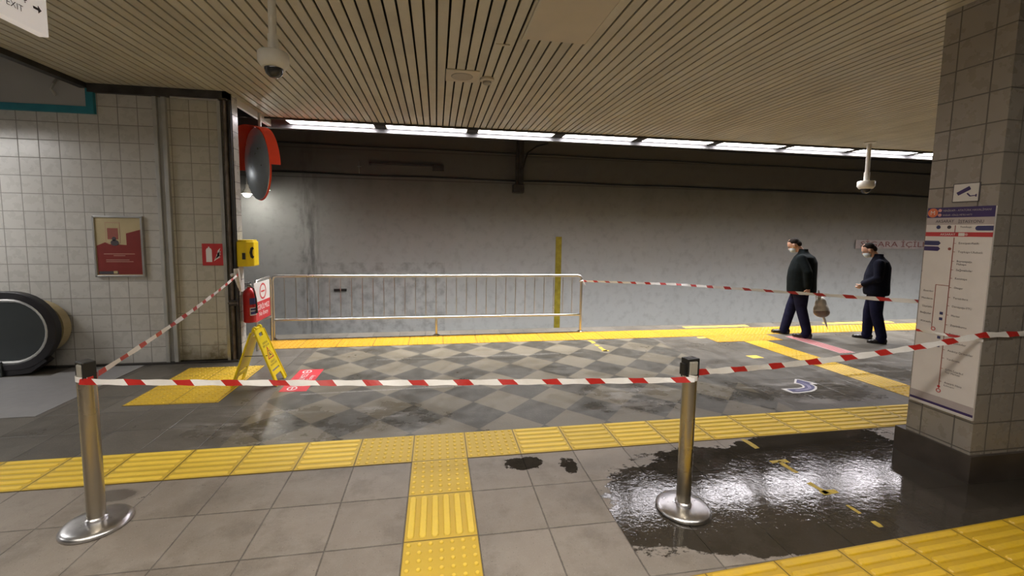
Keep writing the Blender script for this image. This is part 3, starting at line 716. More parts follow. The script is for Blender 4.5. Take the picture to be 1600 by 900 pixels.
def wrap(name, z0, z1, a0, a1, mat, r=.0742, n=10):
    vs = []; fs = []
    for k in range(n+1):
        a = a0+(a1-a0)*k/n
        vs += [(EX[0]+r*math.cos(a), EX[1]+r*math.sin(a), z) for z in (z0, z1)]+[(EX[0]+(r-.002)*math.cos(a), EX[1]+(r-.002)*math.sin(a), z) for z in (z0, z1)]
    for k in range(n): fs += [(4*k, 4*k+4, 4*k+5, 4*k+1), (4*k+2, 4*k+3, 4*k+7, 4*k+6), (4*k, 4*k+2, 4*k+6, 4*k+4), (4*k+1, 4*k+5, 4*k+7, 4*k+3)]
    fs += [(0, 1, 3, 2), (4*n, 4*n+2, 4*n+3, 4*n+1)]
    MB().add(vs, fs).build(name, mat, t)
wrap('label', .70, .78, -1.2, .1, 'navy'); wrap('label', .56, .66, -1.2, .1, 'sign_white'); wrap('label', .575, .61, -1.1, .0, 'navy', .0748); wrap('label', .625, .65, -1.1, -.1, 'navy', .0748)
MB().box(-2.41, -2.39, 5.745, 5.785, .80, .86).build('wall_bracket', 'dull_metal', t)

# railings ----------------------------------------------------------------------
t = empty('railing', (0, 6.69, 0), 'long stainless railing with thin vertical bars on the platform edge', 'railing')
YR = 6.70
top = [(-2.385, YR, 0), (-2.385, YR, .89)]+[(-2.385+.06*(1-math.cos(a)), YR, .89+.06*math.sin(a)) for a in (R(30), R(60), R(90))]+[(2.31-0, YR, .94)]+[(2.31+.06*math.sin(a), YR, .88+.06*math.cos(a)) for a in (R(30), R(60), R(90))]+[(2.37, YR, 0)]
MB().tube(top, .021, 12).build('outer_tube', 'rail_steel', t, smooth=True)
MB().tube([(-2.385, YR, .295), (2.37, YR, .285)], .018, 12).build('lower_rail', 'rail_steel', t, smooth=True)
MB().tube([(.0, YR, 0), (.0, YR, .28)], .019, 12).build('leg', 'rail_steel', t, smooth=True)
for x in (-2.385, 0, 2.37): MB().lathe([(.05, 0), (.05, .008), (.03, .02)], (x, YR, 0.0), 16).build('floor_flange', 'rail_steel', t, smooth=True)
nb = 29
for i in range(nb):
    x = -2.385+.165+(4.755-.165)*i/(nb)
    MB().tube([(x, YR, .29), (x, YR, .93)], .0065, 6).build('bar', 'rail_steel', t, smooth=True)
t = empty('side_railing', (-2.4, 6.3, 0), 'short railing section between wall corner and long railing carrying the no entry sign', 'railing')
XR = -2.385
MB().tube([(XR, 6.10, .20), (XR, 6.10, .90), (XR, 6.13, .94), (XR, 6.58, .95), (XR, 6.62, .90), (XR, 6.62, .0)], .017, 10).build('frame_tube', 'rail_steel', t, smooth=True)
MB().tube([(XR, 6.10, .40), (XR, 6.64, .36)], .014, 10).build('lower_rail', 'rail_steel', t, smooth=True)
MB().tube([(XR, 6.10, .25), (XR, 6.10, 0)], .017, 10).build('leg', 'rail_steel', t, smooth=True)
t = empty('no_entry_sign', (-2.35, 6.3, .68), 'white and red no entry sign on the short railing behind the extinguisher', 'sign')
A2, U2 = (0, 1, 0), (0, 0, 1); SO = (-2.352, 6.24, .67)
plate('board', 0, 0, .52, .52, SO, A2, U2, -.008, 'sign_white', t)
plate('red_panel', 0, -.13, .52, .26, SO, A2, U2, .001, 'sign_red', t)
ring('no_entry_ring', .02, .125, .11, .11, .022, SO, A2, U2, .001, 'sign_red', t)
plate('no_entry_bar', .02, .125, .12, .022, SO, A2, U2, .001, 'sign_red', t)
text('lettering', 'GİRİLMEZ', (SO[0]+.001, SO[1]+.02, SO[2]-.07), A2, U2, .07, 'pure_white', t, width=.40)
text('lettering', 'No Entry', (SO[0]+.001, SO[1]+.02, SO[2]-.18), A2, U2, .06, 'pure_white', t, width=.30)

# round mirror ------------------------------------------------------------------
t = empty('round_mirror', (-2.45, 6.55, 2.55), 'round convex mirror with orange red hood hanging from the ceiling edge', 'mirror')
MC = Vector((-2.46, 6.50, 2.535)); ang = R(218)
nrm = Vector((math.cos(ang), math.sin(ang), -.05)).normalized(); side = nrm.cross(Vector((0, 0, 1))).normalized(); upm = side.cross(nrm).normalized()
def mp(a, r, d): return MC+side*(r*math.sin(a))+upm*(r*math.cos(a))+nrm*d
RM = .50
vs = []; fs = []; n = 40; ringsn = 8
for i in range(ringsn+1):
    rr = RM*(1-i/ringsn)*.97+.001; d = .09*(1-(rr/RM)**2)
    vs += [mp(2*PI*k/n, rr, d) for k in range(n)]
for i in range(ringsn): fs += [(i*n+k, i*n+(k+1) % n, (i+1)*n+(k+1) % n, (i+1)*n+k) for k in range(n)]
fs.append(tuple(range(ringsn*n, ringsn*n+n)))
o2 = len(vs); vs += [mp(2*PI*k/n, RM*.97, -.012) for k in range(n)]
fs += [(k, o2+k, o2+(k+1) % n, (k+1) % n) for k in range(n)]+[tuple(range(o2, o2+n))]
MB().add(vs, fs).build('mirror_face', 'mirror', t, smooth=True)
def band(name, a0, a1, r0_, r1_, d0, d1f, th, mat, n=36):
    vs = []; fs = []
    for k in range(n+1):
        a = a0+(a1-a0)*k/n; dd = d1f(a)
        vs += [mp(a, r0_, d0), mp(a, r1_, dd), mp(a, r1_+th, dd), mp(a, r0_+th, d0)]
    for k in range(n):
        for q in range(4): fs.append((4*k+q, 4*k+(q+1) % 4, 4*k+4+(q+1) % 4, 4*k+4+q))
    fs += [(0, 1, 2, 3), (4*n, 4*n+3, 4*n+2, 4*n+1)]
    MB().add(vs, fs).build(name, mat, t, smooth=True)
def band2(name, a0, a1, r_, d0f, d1f, th, mat, n=40):
    vs = []; fs = []
    for k in range(n+1):
        a = a0+(a1-a0)*k/n
        vs += [mp(a, r_, d0f(a)), mp(a, r_+.01, d1f(a)), mp(a, r_+.01+th, d1f(a)), mp(a, r_+th, d0f(a))]
    for k in range(n):
        for q in range(4): fs.append((4*k+q, 4*k+(q+1) % 4, 4*k+4+(q+1) % 4, 4*k+4+q))
    fs += [(0, 1, 2, 3), (4*n, 4*n+3, 4*n+2, 4*n+1)]
    MB().add(vs, fs).build(name, mat, t, smooth=True)
sm01 = lambda q: max(0., min(1., q))
band2('hood', R(-95), R(95), RM, lambda a: -.03-.10*sm01((R(60)-a)/R(90)), lambda a: .01+.20*math.sin(PI*sm01((a+R(30))/R(140))), .008, 'hood')
band('rim', R(0), R(360), RM*.97, RM*.985, .0, lambda a: -.02, .004, 'hood')
# back shell
vs = []; fs = []
for i in range(6):
    rr = RM*(1-i/5*.98); d = -.02-.05*(1-(rr/RM)**2); vs += [mp(2*PI*k/n, rr, d) for k in range(n)]
for i in range(5): fs += [(i*n+k, (i+1)*n+k, (i+1)*n+(k+1) % n, i*n+(k+1) % n) for k in range(n)]
fs.append(tuple(range(5*n, 6*n)))
MB().add(vs, fs).build('back_shell', 'hood', t, smooth=True)
MB().tube([mp(0, RM+.01, -.08), tuple(mp(0, RM+.01, -.08)[:2])+(3.29,)], .022, 12).build('hanging_pole', 'offwhite', t, smooth=True)

# ------------------------------------------------------------------ tunnel wall fittings
tag(MB().box(2.86, 3.005, 9.985, 10.0, -1.15, 1.53).build('wall_stripe', 'wall_yellow'), 'narrow vertical yellow stripe on the tunnel wall behind the railing', 'wall marking')
t = empty('cable_bracket', (-.6, 9.95, 3.05), 'long dark horizontal bracket high on the tunnel wall', 'bracket')
MB().box(-1.46, -.05, 9.9, 9.97, 3.085, 3.12).box(-1.46, -1.43, 9.9, 10.0, 3.07, 3.13).build('arm', 'dark_metal', t)
MB().box(-.08, .17, 9.87, 10.0, 3.0, 3.09).build('clamp', 'dark_metal', t)
t = empty('hanging_bracket', (1.9, 9.7, 3.3), 'dark vertical steel post with cable hanging in front of the tunnel wall', 'bracket')
MB().box(1.80, 1.98, 9.72, 9.76, 2.70, 4.8).box(1.865, 1.915, 9.70, 9.86, 2.70, 4.8).build('post', 'dark_metal', t)
MB().box(1.74, 1.99, 9.66, 9.84, 2.53, 2.72).build('foot_block', 'dark_metal', t, bevel=.01)
MB().tube([(1.97, 9.74, 3.1), (2.02, 9.74, 3.3), (2.08, 9.76, 3.45), (2.3, 9.85, 3.62), (2.6, 9.95, 3.72)], .02, 8).build('cable', 'black_plastic', t, smooth=True)
def cable(z0, label, r, y=9.97):
    pts = [(x, y, z0-.02*math.sin((x % 3)/3*PI)-(.006*x)) for x in [q*.75-4 for q in range(30)]]
    tag(MB().tube(pts, r, 6).build('wall_cable', 'black_plastic', smooth=True), label, 'cable')
cable(2.85, 'lowest black cable sagging along the tunnel wall', .018)
cable(3.47, 'middle black cable along the dark upper tunnel wall', .014)
cable(3.78, 'topmost black cable on the tunnel wall just under the lamps', .014)
tag(MB().box(-2.27, -2.0, 9.97, 10.0, .25, .305).build('wall_slot_plate', 'dark_metal'), 'small dark slot plate on the tunnel wall behind the railing bars', 'wall plate')
t = empty('cable_hook', (-1.68, 9.97, 3.0), 'thin pale cross shaped hook on the dark tunnel wall', 'hook')
MB().tube([(-1.68, 9.96, 2.88), (-1.68, 9.96, 3.14)], .005, 6).build('rod', 'aluminium', t)
MB().tube([(-1.72, 9.965, 3.03), (-1.64, 9.965, 3.03)], .005, 6).build('crossbar', 'aluminium', t)
t = empty('smoking_sign', (13, 9.97, 1.42), 'faded white board with red letters on the far wall behind the right man', 'sign')
SB = (12.9, 9.975, 1.415)
plate('board', 0, 0, 3.1, .235, SB, A, U, .01, 'fade_white', t)
text('lettering', 'SİGARA İÇİLMEZ', (12.85, 9.962, 1.43), A, U, .15, 'fade_red', t, width=2.7)

# ------------------------------------------------------------------ pillar
PX, PYN, PYF, PXR = 3.57, 2.215, 2.615, 4.75
t1 = MB().add([(PX, PYN, .19), (PX, PYF, .19), (PX, PYF, ZC+.02), (PX, PYN, ZC+.02)], [(0, 1, 2, 3)])
body = MB().box(PX, PXR, PYN, PYF, .0, ZC+.02).build('wall_pillar', 'pillar_x')
body.data.materials.append(M['pillar_y'])
for p in body.data.polygons:
    if abs(p.normal.y) > .5: p.material_index = 1
struct(body)
struct(MB().box(PX-.022, PXR+.02, PYN-.022, PYF+.06, 0, .188).build('baseboard_pillar', 'plinth'))
# line map on the pillar's left face: text runs towards the camera (-Y)
t = empty('line_map', (PX, 2.41, 1.15), 'tall white metro line map with purple header on the side of the tiled pillar', 'sign')
AM, UM = (0, -1, 0), (0, 0, 1); MO = Vector((PX-.012, 2.408, 1.15)); WM = .385
def mpl(nm, x, y, w_, h_, mat, off=.0): return plate(nm, x, y, w_, h_, MO, AM, UM, .0008, mat, t, off=off)
plate('board', 0, 0, WM, 1.44, MO, AM, UM, -.012, 'map_white', t)
mpl('header_band', 0, .685, WM, .072, 'purple')
mpl('title_band', 0, .624, WM, .05, 'map_band')
mpl('red_band', 0, .532, WM, .030, 'sign_red')
mpl('lower_band', 0, -.655, WM, .05, 'map_band')
mpl('purple_line', 0, -.690, WM, .018, 'purple')
mpl('bottom_rail', 0, -.712, WM, .012, 'sign_white', .002)
def mdisc(nm, x, y, r, mat, off=.001): return poly(nm, disc(x, y, r), MO, AM, UM, .0008, mat, t, off=off)
def mt(s, x, y, h, mat='ink', width=None, al=0):
    p = MO+Vector(AM)*x+Vector(UM)*y-Vector((.0012, 0, 0))
    return text('lettering', s, p, AM, UM, h, mat, t, width=width, align=al)
mdisc('logo', -.158, .685, .032, 'orange'); mt('M', -.158, .685, .03, 'map_white').location.x -= .0015
mdisc('metro_badge', -.115, .700, .011, 'pink_print'); mdisc('metro_badge', -.115, .668, .011, 'pink_print')
mt('YENİKAPI - ATATÜRK HAVALİMANI', -.098, .700, .014, 'map_band', .27, -1)
mt('YENİKAPI - KİRAZLI METRO HATTI', -.098, .668, .012, 'map_band', .17, -1)
mt('AKSARAY', -.08, .624, .022, 'ink', .11); mt('İSTASYONU', .07, .624, .022, 'ink', .14)
mdisc('transfer_badge', -.115, .582, .013, 'navy'); mdisc('transfer_badge', -.05, .582, .012, 'ink')
mt('Yenikapı', .045, .582, .013, 'ink', .065)
def pill(x, y, w_, h_): 
    return poly('direction_badge', [(x-w_/2+h_/2+a, y+b) for a, b in disc(0, 0, h_/2, n=10, a0=PI/2, a1=3*PI/2)]+[(x+w_/2, y-h_/2), (x+w_/2, y+h_/2)], MO, AM, UM, .0008, 'navy', t, off=.0005)
pill(.145, .575, .095, .032)
poly('direction_badge', [(-.1925, .452), (-.1925, .484), (-.105, .484), (-.092, .468), (-.105, .452)], MO, AM, UM, .0008, 'navy', t, off=.0005)
poly('direction_badge', [(-.1925, .412), (-.1925, .444), (-.105, .444), (-.092, .428), (-.105, .412)], MO, AM, UM, .0008, 'purple', t, off=.0005)
mt('AKSARAY', -.055, .532, .016, 'pure_white', .09); mpl('white_tag', .025, .532, .035, .022, 'map_white', .001)
mdisc('station_dot', .052, .532, .009, 'pink_print')
mpl('route_line', -.015, .57, .005, .05, 'fade_red', .0005)
mpl('route_line', -.015, -.03, .005, 1.08, 'brick_red', .0005)
mdisc('station_dot', -.035, .43, .010, 'brick_red')
ys = [.47, .41, .345, .285, .225, .16, .09, .03, -.035, -.105, -.165, -.225, -.285, -.345, -.42, -.515]
nm = ['Emniyet-Fatih', 'Topkapı-Ulubatlı', 'Bayrampaşa', 'Sağmalcılar', 'Kocatepe', 'Otogar', 'Terazidere', 'Davutpaşa-YTÜ', 'Merter', 'Zeytinburnu', 'Bakırköy-İncirli', 'Bahçelievler', 'Ataköy-Şirinevler', 'Yenibosna', 'DTM-İstanbul', 'Atatürk Hava']
for y, s in zip(ys, nm):
    mt(s, .015, y, .014, 'ink', .0085*len(s), -1)
    mpl('station_tick', -.008, y, .012, .003, 'brick_red', .0005)
mt('Maltepe', .015, .325, .014, 'ink', .055, -1); mt('Fuar Merkezi', .015, -.44, .013, 'ink', .085, -1); mt('Limanı', .015, -.535, .012, 'ink', .06, -1)
mpl('route_line', -.055, .17, .085, .004, 'brick_red', .0005); mpl('route_line', -.096, .015, .004, .31, 'brick_red', .0005)
for y, s in ((.12, 'Esenler'), (.065, 'Menderes'), (.005, 'Üçyüzlü'), (-.045, 'Bağcılar'), (-.105, 'Kirazlı')):
    mt(s, -.105, y, .013, 'ink', .009*len(s), 1)
for y in (-.03, -.07, -.205, -.265): mpl('transfer_icon', -.045, y, .02, .02, 'navy', .0008)
ring('terminus_ring', -.085, -.15, .014, .014, .005, MO, AM, UM, .0008, 'sign_red', t, off=.0008)
mdisc('terminus_dot', -.015, -.555, .009, 'sign_red'); ring('terminus_ring', -.015, -.585, .015, .015, .005, MO, AM, UM, .0008, 'sign_red', t, off=.0008)
t = empty('camera_warning_sign', (PX, 2.39, 1.965), 'small white sign with purple camera symbol above the line map', 'sign')
CO = (PX-.006, 2.388, 1.967)
plate('board', 0, 0, .150, .128, CO, AM, UM, -.006, 'ink', t); plate('face', 0, 0, .140, .118, CO, AM, UM, .0008, 'sign_white', t)
rotc = lambda pts, a, cx, cy: [(cx+x*math.cos(a)-y*math.sin(a), cy+x*math.sin(a)+y*math.cos(a)) for x, y in pts]
poly('camera_symbol', rotc([(-.04, -.012), (.035, -.014), (.04, -.008), (.04, .012), (-.04, .012)], R(30), -.012, .012), CO, AM, UM, .001, 'purple', t, off=.001)
poly('camera_symbol', [(.005, -.008), (.012, -.003), (.028, -.022), (.055, -.020), (.055, -.014), (.062, -.014), (.062, -.032), (.055, -.032), (.055, -.026), (.024, -.029)], CO, AM, UM, .001, 'purple', t, off=.001)

# ------------------------------------------------------------------ escalator end
t = empty('escalator', (-5.5, 5.4, 0), 'dark rounded escalator balustrade end with black handrail at the left edge', 'escalator')
def stadium(r, cx, cz, xl=-8.5, n=18):
    return [(xl, cz-r)]+[(cx+r*math.sin(a), cz-r*math.cos(a)) for a in [PI*k/n for k in range(n+1)]]+[(xl, cz+r)]
ECX, ECZ = -4.57, .50
MB().prism([(a, 5.36, b) for a, b in stadium(.325, ECX, ECZ)], (0, .06, 0)).build('balustrade_panel', 'glass_dark', t, bevel=.004)
path = stadium(.345, ECX, ECZ)
MB().tube([(a, 5.365, b) for a, b in path], .02, 8).build('metal_edge', 'aluminium', t, smooth=True)
def hand(r0_, r1_, y0, y1, nm, mat, dz=0):
    a = stadium(r1_, ECX, ECZ+dz); b = stadium(r0_, ECX, ECZ+dz); vs = []; n = len(a)
    for (p, q) in zip(a, b): vs += [(p[0], y0+.012, p[1]), (p[0]+.0, y1-.012, p[1]), (q[0], y1, q[1]), (q[0], y0, q[1])]
    fs = []
    for k in range(n-1):
        for j in range(4): fs.append((4*k+j, 4*k+(j+1) % 4, 4*k+4+(j+1) % 4, 4*k+4+j))
    fs += [(0, 1, 2, 3), (4*n-4, 4*n-1, 4*n-2, 4*n-3)]
    return MB().add(vs, fs).build(nm, mat, t, smooth=True, bevel=.006)
hand(.36, .435, 5.34, 5.44, 'handrail', 'rubber')
MB().box(-8.5, -4.66, 5.33, 5.46, 0, .17).build('skirt', 'glass_dark', t, bevel=.01)
MB().prism([(-4.66, 5.36, 0), (-4.42, 5.36, .03), (-4.25, 5.36, .16), (-4.3, 5.36, .2), (-4.66, 5.36, .17)], (0, .1, 0)).build('handrail_inlet', 'rubber', t)
MB().prism([(a, 5.50, b) for a, b in stadium(.31, ECX+.09, ECZ+.0)], (0, .1, 0)).build('rear_cover', 'cream', t)

# ------------------------------------------------------------------ stanchions
def stanchion(x, y, ang, label):
    t = empty('barrier_post', (x, y, 0), label, 'barrier post', 'stainless barrier posts')
    MB().lathe([(.150, 0), (.158, .006), (.158, .014), (.150, .024), (.132, .031), (.09, .034), (.045, .036), (.045, .04)], (x, y, 0), 48).build('base', 'base_steel', t, smooth=True)
    MB().lathe([(.041, .034), (.041, .825)], (x, y, 0), 32).build('post', 'steel', t, smooth=True)
    MB().lathe([(.048, .036), (.048, .05), (.0415, .056)], (x, y, 0), 32).build('collar', 'base_steel', t, smooth=True)
    c, s = math.cos(ang), math.sin(ang)
    def L(px, py, pz): return (x+px*c-py*s, y+px*s+py*c, pz)
    def lb(x0, x1, y0, y1, z0, z1):
        mb = MB().box(x0, x1, y0, y1, z0, z1); mb.v = [L(*q) for q in mb.v]; return mb
    h = lb(-.042, -.032, -.03, .03, .83, .935); 
    for q in (lb(.032, .042, -.03, .03, .83, .935), lb(-.042, .042, -.03, .03, .925, .937), lb(-.042, .042, -.03, .03, .822, .834)): h.add(q.v, q.f)
    h.build('head_frame', 'black_plastic', t, bevel=.004)
    lb(-.031, .031, -.031, .031, .836, .922).build('belt_cassette', 'grey_plastic', t, bevel=.008)
    lb(-.06, -.042, -.02, .02, .84, .91).build('belt_clip', 'black_plastic', t, bevel=.003)
    return t
stanchion(-1.869, 2.579, R(-35), 'stainless barrier post on round base at left')
stanchion(1.474, 2.234, R(10), 'stainless barrier post on round base standing at the puddle')

# ------------------------------------------------------------------ barrier tapes
def tape(pts, wd, label, sag=.0, twist=0., n=40, u0=0., tilt=0.):
    P = [Vector(p) for p in pts]; segs = []
    L = [0]
    for a, b in zip(P, P[1:]): L.append(L[-1]+(b-a).length)
    vs = []; uvs = []; fs = []
    N = n*(len(P)-1)
    prev = None
    for i in range(N+1):
        d = L[-1]*i/N; k = 0
        while k < len(P)-2 and d > L[k+1]: k += 1
        f = (d-L[k])/(L[k+1]-L[k]); p = P[k].lerp(P[k+1], f)
        p.z -= sag*4*f*(1-f)*(L[k+1]-L[k])/L[-1]
        tdir = (P[k+1]-P[k]).normalized(); sd = tdir.cross(Vector((0, 0, 1))).normalized()
        a = tilt+twist*math.sin(i/N*PI*3+.5)+.12*math.sin(i*.7)
        w_ = Vector((0, 0, 1))*math.cos(a)+sd*math.sin(a)
        wv = wd/2*(1+.12*math.sin(i*1.3))
        nn = sd*.0004
        vs += [p+w_*wv+nn, p-w_*wv+nn, p-w_*wv-nn, p+w_*wv-nn]; uvs += [(d+u0, 1), (d+u0, 0), (d+u0, 0), (d+u0, 1)]
    for i in range(N):
        for j in range(4): fs.append((4*i+j, 4*i+(j+1) % 4, 4*i+4+(j+1) % 4, 4*i+4+j))
    o = MB().add(vs, fs).build('barrier_tape', 'tape', recalc=False)
    uv = o.data.uv_layers.new(name='UVMap')
    for l in o.data.loops: uv.data[l.index].uv = uvs[l.vertex_index]
    return tag(o, label, 'barrier tape')
tape([(-1.825, 2.60, .858), (-2.37, 5.58, 1.09)], .032, 'red and white tape rising from the left post to the wall corner', sag=.03, twist=.1)
o = tape([(-1.87, 2.532, .838), (1.474, 2.187, .822)], .030, 'red and white tape stretched level between the two barrier posts', sag=.012, twist=.15, n=90, tilt=-.35)
def loop(x, y, z, label):
    vs = []; uvs = []; fs = []; n = 24; r = .0435
    for k in range(n):
        a = 2*PI*k/n; zz = z+.004*math.sin(a*2)
        for rr, h in ((r+.001, .015), (r+.001, -.015), (r, -.015), (r, .015)): vs.append((x+rr*math.cos(a), y+rr*math.sin(a), zz+h)); uvs.append((a*r, .5))
    for k in range(n):
        j = (k+1) % n
        for q in range(4): fs.append((4*k+q, 4*k+(q+1) % 4, 4*j+(q+1) % 4, 4*j+q))
    o = MB().add(vs, fs).build('tape_loop', 'tape', recalc=False); uv = o.data.uv_layers.new(name='UVMap')
    for l in o.data.loops: uv.data[l.index].uv = uvs[l.vertex_index]
    tag(o, label, 'barrier tape')
loop(-1.869, 2.579, .845, 'tape wound round the head of the left barrier post')
loop(1.474, 2.234, .828, 'tape wound round the head of the barrier post at the puddle')
tape([(1.52, 2.24, .845), (3.545, 2.20, 1.025), (4.75, 2.195, 1.085)], .035, 'red and white tape from the puddle post across the pillar front', sag=.05, twist=.4, n=50, tilt=-.3)
tape([(3.556, 2.60, .965), (3.552, 2.20, .985)], .018, 'thin tape band wrapped across the line map on the pillar', twist=.3, n=12, u0=.04)
tape([(2.395, 6.68, .85), (3.62, 2.63, 1.17)][:1]+[(3.1, 5.13, .99), (3.62, 2.645, 1.17)], .03, 'red and white tape from the railing end past the men to the pillar', sag=.0, twist=.5, n=50)
t = empty('tape_knot', (2.38, 6.66, .86), 'small white knot of tape on the right railing end', 'tape knot')
MB().tube([(2.37+.028*math.cos(a), 6.70+.028*math.sin(a), .85+.006*math.sin(3*a)) for a in [2*PI*k/12 for k in range(12)]], .012, 6, closed=True).build('wrap', 'pure_white', t, smooth=True)
MB().tube([(2.39, 6.67, .85), (2.41, 6.65, .80), (2.43, 6.65, .78)], [.012, .008, .004], 6).build('loose_end', 'pure_white', t, smooth=True)
t = empty('tape_knot', (-2.40, 5.62, 1.08), 'crumpled white end of tape hanging at the wall corner', 'tape knot')
MB().tube([(-2.40, 5.61, 1.16), (-2.385, 5.60, 1.05), (-2.37, 5.61, .94), (-2.36, 5.62, .88)], [.03, .034, .022, .008], 7).build('hanging_end', 'bag_white', t, smooth=True)
MB().tube([(-2.46, 5.62, 1.08), (-2.42, 5.61, 1.09), (-2.38, 5.62, 1.08)], .02, 7).build('knot', 'bag_white', t, smooth=True)

# ------------------------------------------------------------------ wet floor sign
t = empty('wet_floor_sign', (-1.88, 4.83, 0), 'yellow folding wet floor sign standing on the dotted patch', 'wet floor sign')
def asign(xf, xt, front):
    H = .59; d = Vector((xf-xt, 0, -H)); Lh = d.length; dn = d.normalized(); a = Vector((0, 1, 0))
    nv = dn.cross(a).normalized()
    if (nv.x > 0) != (xf > xt): nv = -nv
    o = Vector((xt, 4.83, H))
    def P(u, v, off=0): return o+a*u+dn*v+nv*off
    hw_t, hw_b = .115, .148
    def hw(v): return hw_t+(hw_b-hw_t)*v/Lh
    th = -.012
    def pb(nm, pts, off, thick, mat, par): 
        mb = MB(); mb.prism([P(u, v, off) for u, v in pts], nv*thick); return mb.build(nm, mat, par)
    # panel body built as strips so that the handle slot and the leg cut-out stay open
    mb = MB()
    def st(u0, v0, u1, v1, u2, v2, u3, v3): mb.prism([P(u0, v0), P(u1, v1), P(u2, v2), P(u3, v3)], nv*th)
    v1, v2, v3, v4 = .045, .085, Lh-.17, Lh-.15
    st(-hw(0)*.8, 0, hw(0)*.8, 0, hw(v1), v1, -hw(v1), v1)
    st(-hw(v1), v1, -.045, v1, -.045, v2, -hw(v2), v2); st(.045, v1, hw(v1), v1, hw(v2), v2, .045, v2)
    st(-hw(v2), v2, hw(v2), v2, hw(v3), v3, -hw(v3), v3)
    st(-hw(v3), v3, -.095, v3, -.095, v4, -hw(v4), v4); st(.095, v3, hw(v3), v3, hw(v4), v4, .095, v4)
    v5 = Lh-.105
    st(-hw(v4), v4, hw(v4), v4, hw(v5), v5, -hw(v5), v5)
    st(-hw(v5), v5, -.075, v5, -.09, Lh, -hw(Lh), Lh); st(.075, v5, hw(v5), v5, hw(Lh), Lh, .09, Lh)
    pan = mb.build('front_panel' if front else 'rear_panel', 'sign_yellow', t)
    # raised ribs on the edges
    mb = MB()
    for s in (-1, 1): mb.tube([P(s*hw(0.02), .02), P(s*hw(Lh-.01), Lh-.01)], .009, 8)
    mb.build('edge_rib', 'sign_yellow', pan, smooth=True)
    if front:
        rv = a; uvv = -dn
        off = .0008
        for s, v, h, wd in (('CAUTION', .165, .022, .12), ('WET FLOOR', .197, .022, .16), ('DİKKAT', .375, .022, .11), ('KAYGAN ZEMİN', .405, .02, .17)):
            text('lettering', s, P(0, v, .001), rv, uvv, h, 'ink', pan, width=wd)
        cv = .285
        pb('warning_triangle', [(0, cv-.075), (.075, cv+.058), (-.075, cv+.058)], .0005, .001, 'sign_red', pan)
        pb('triangle_field', [(0, cv-.05), (.054, cv+.046), (-.054, cv+.046)], .0016, .001, 'sign_yellow', pan)
        pb('slipping_figure', [(-.005, cv-.012), (.012, cv-.006), (.004, cv+.012), (.026, cv+.02), (.03, cv+.036), (.018, cv+.034), (.012, cv+.026), (-.01, cv+.024), (-.02, cv+.038), (-.032, cv+.036), (-.016, cv+.014)], .0027, .0008, 'ink', pan)
        pb('slipping_figure', [(.0+.009*math.cos(k), cv-.024+.009*math.sin(k)) for k in [2*PI*q/10 for q in range(10)]], .0027, .0008, 'ink', pan)
asign(-1.655, -1.872, True); asign(-2.10, -1.90, False)
MB().tube([(-1.886, 4.73, .592), (-1.886, 4.93, .592)], .016, 12).tube([(-1.886, 4.755, .60), (-1.886, 4.785, .60)], .022, 12).tube([(-1.886, 4.875, .60), (-1.886, 4.905, .60)], .022, 12).build('hinge', 'sign_yellow', t, smooth=True)
MB().tube([(-1.755, 4.73, .32), (-2.0, 4.73, .32)], .004, 6).build('brace', 'black_plastic', t)

# ------------------------------------------------------------------ people
def remesh(mb, name, mat, parent, vox=.012, sm=6, smooth=True):
    me = bpy.data.meshes.new('tmp'); me.from_pydata(mb.v, [], mb.f)
    import bmesh
    b = bmesh.new(); b.from_mesh(me); bmesh.ops.recalc_face_normals(b, faces=b.faces); b.to_mesh(me); b.free()
    o = bpy.data.objects.new('tmp', me); C.objects.link(o)
    r = o.modifiers.new('r', 'REMESH'); r.mode = 'VOXEL'; r.voxel_size = vox
    s = o.modifiers.new('s', 'SMOOTH'); s.factor = .5; s.iterations = sm
    bpy.context.view_layer.update()
    m2 = bpy.data.meshes.new_from_object(o.evaluated_get(bpy.context.evaluated_depsgraph_get()))
    bpy.data.objects.remove(o); m2.name = name
    m2.materials.clear(); m2.materials.append(M[mat])
    for p in m2.polygons: p.use_smooth = True
    q = bpy.data.objects.new(name, m2); C.objects.link(q); q.parent = parent
    return q
def limb(mb, pts, rs, n=14):
    P = [Vector(p) for p in pts]
    mb.tube(P, rs, n)
    for p, r in zip(P, rs): mb.ell(p, (r, r, r), n)
def section(mb, rows, n=24):
    vs = []; fs = []
    for (z, cx, cy, rx, ry) in rows: vs += [(cx+rx*math.cos(2*PI*k/n), cy+ry*math.sin(2*PI*k/n), z) for k in range(n)]
    for i in range(len(rows)-1): fs += [(i*n+k, i*n+(k+1) % n, (i+1)*n+(k+1) % n, (i+1)*n+k) for k in range(n)]
    fs += [tuple(reversed(range(n))), tuple(range((len(rows)-1)*n, len(rows)*n))]
    mb.add(vs, fs)
def hand_shape(mb, w_, d, curl):
    """palm and five fingers from wrist w_, pointing along d, curling towards curl"""
    w_ = Vector(w_); d = Vector(d).normalized(); c = Vector(curl).normalized(); s = d.cross(c).normalized(); c = s.cross(d)
    for q in (-.022, -.008, .008, .022): limb(mb, [w_+s*q*.5, w_+d*.085+s*q], [.015, .013], 8)
    for q, l in ((-.028, .055), (-.009, .07), (.010, .075), (.028, .065)):
        p0 = w_+d*.085+s*q; p1 = p0+(d*.8+c*.5).normalized()*l*.5; p2 = p1+(d*.2+c).normalized()*l*.5
        limb(mb, [p0, p1, p2], [.0095, .0088, .0078], 8)
    p0 = w_+d*.03-s*.03; p1 = p0+(d*.6-s*.6+c*.4).normalized()*.035; p2 = p1+(d*.7+c*.7).normalized()*.03
    limb(mb, [p0, p1, p2], [.012, .0105, .009], 8)
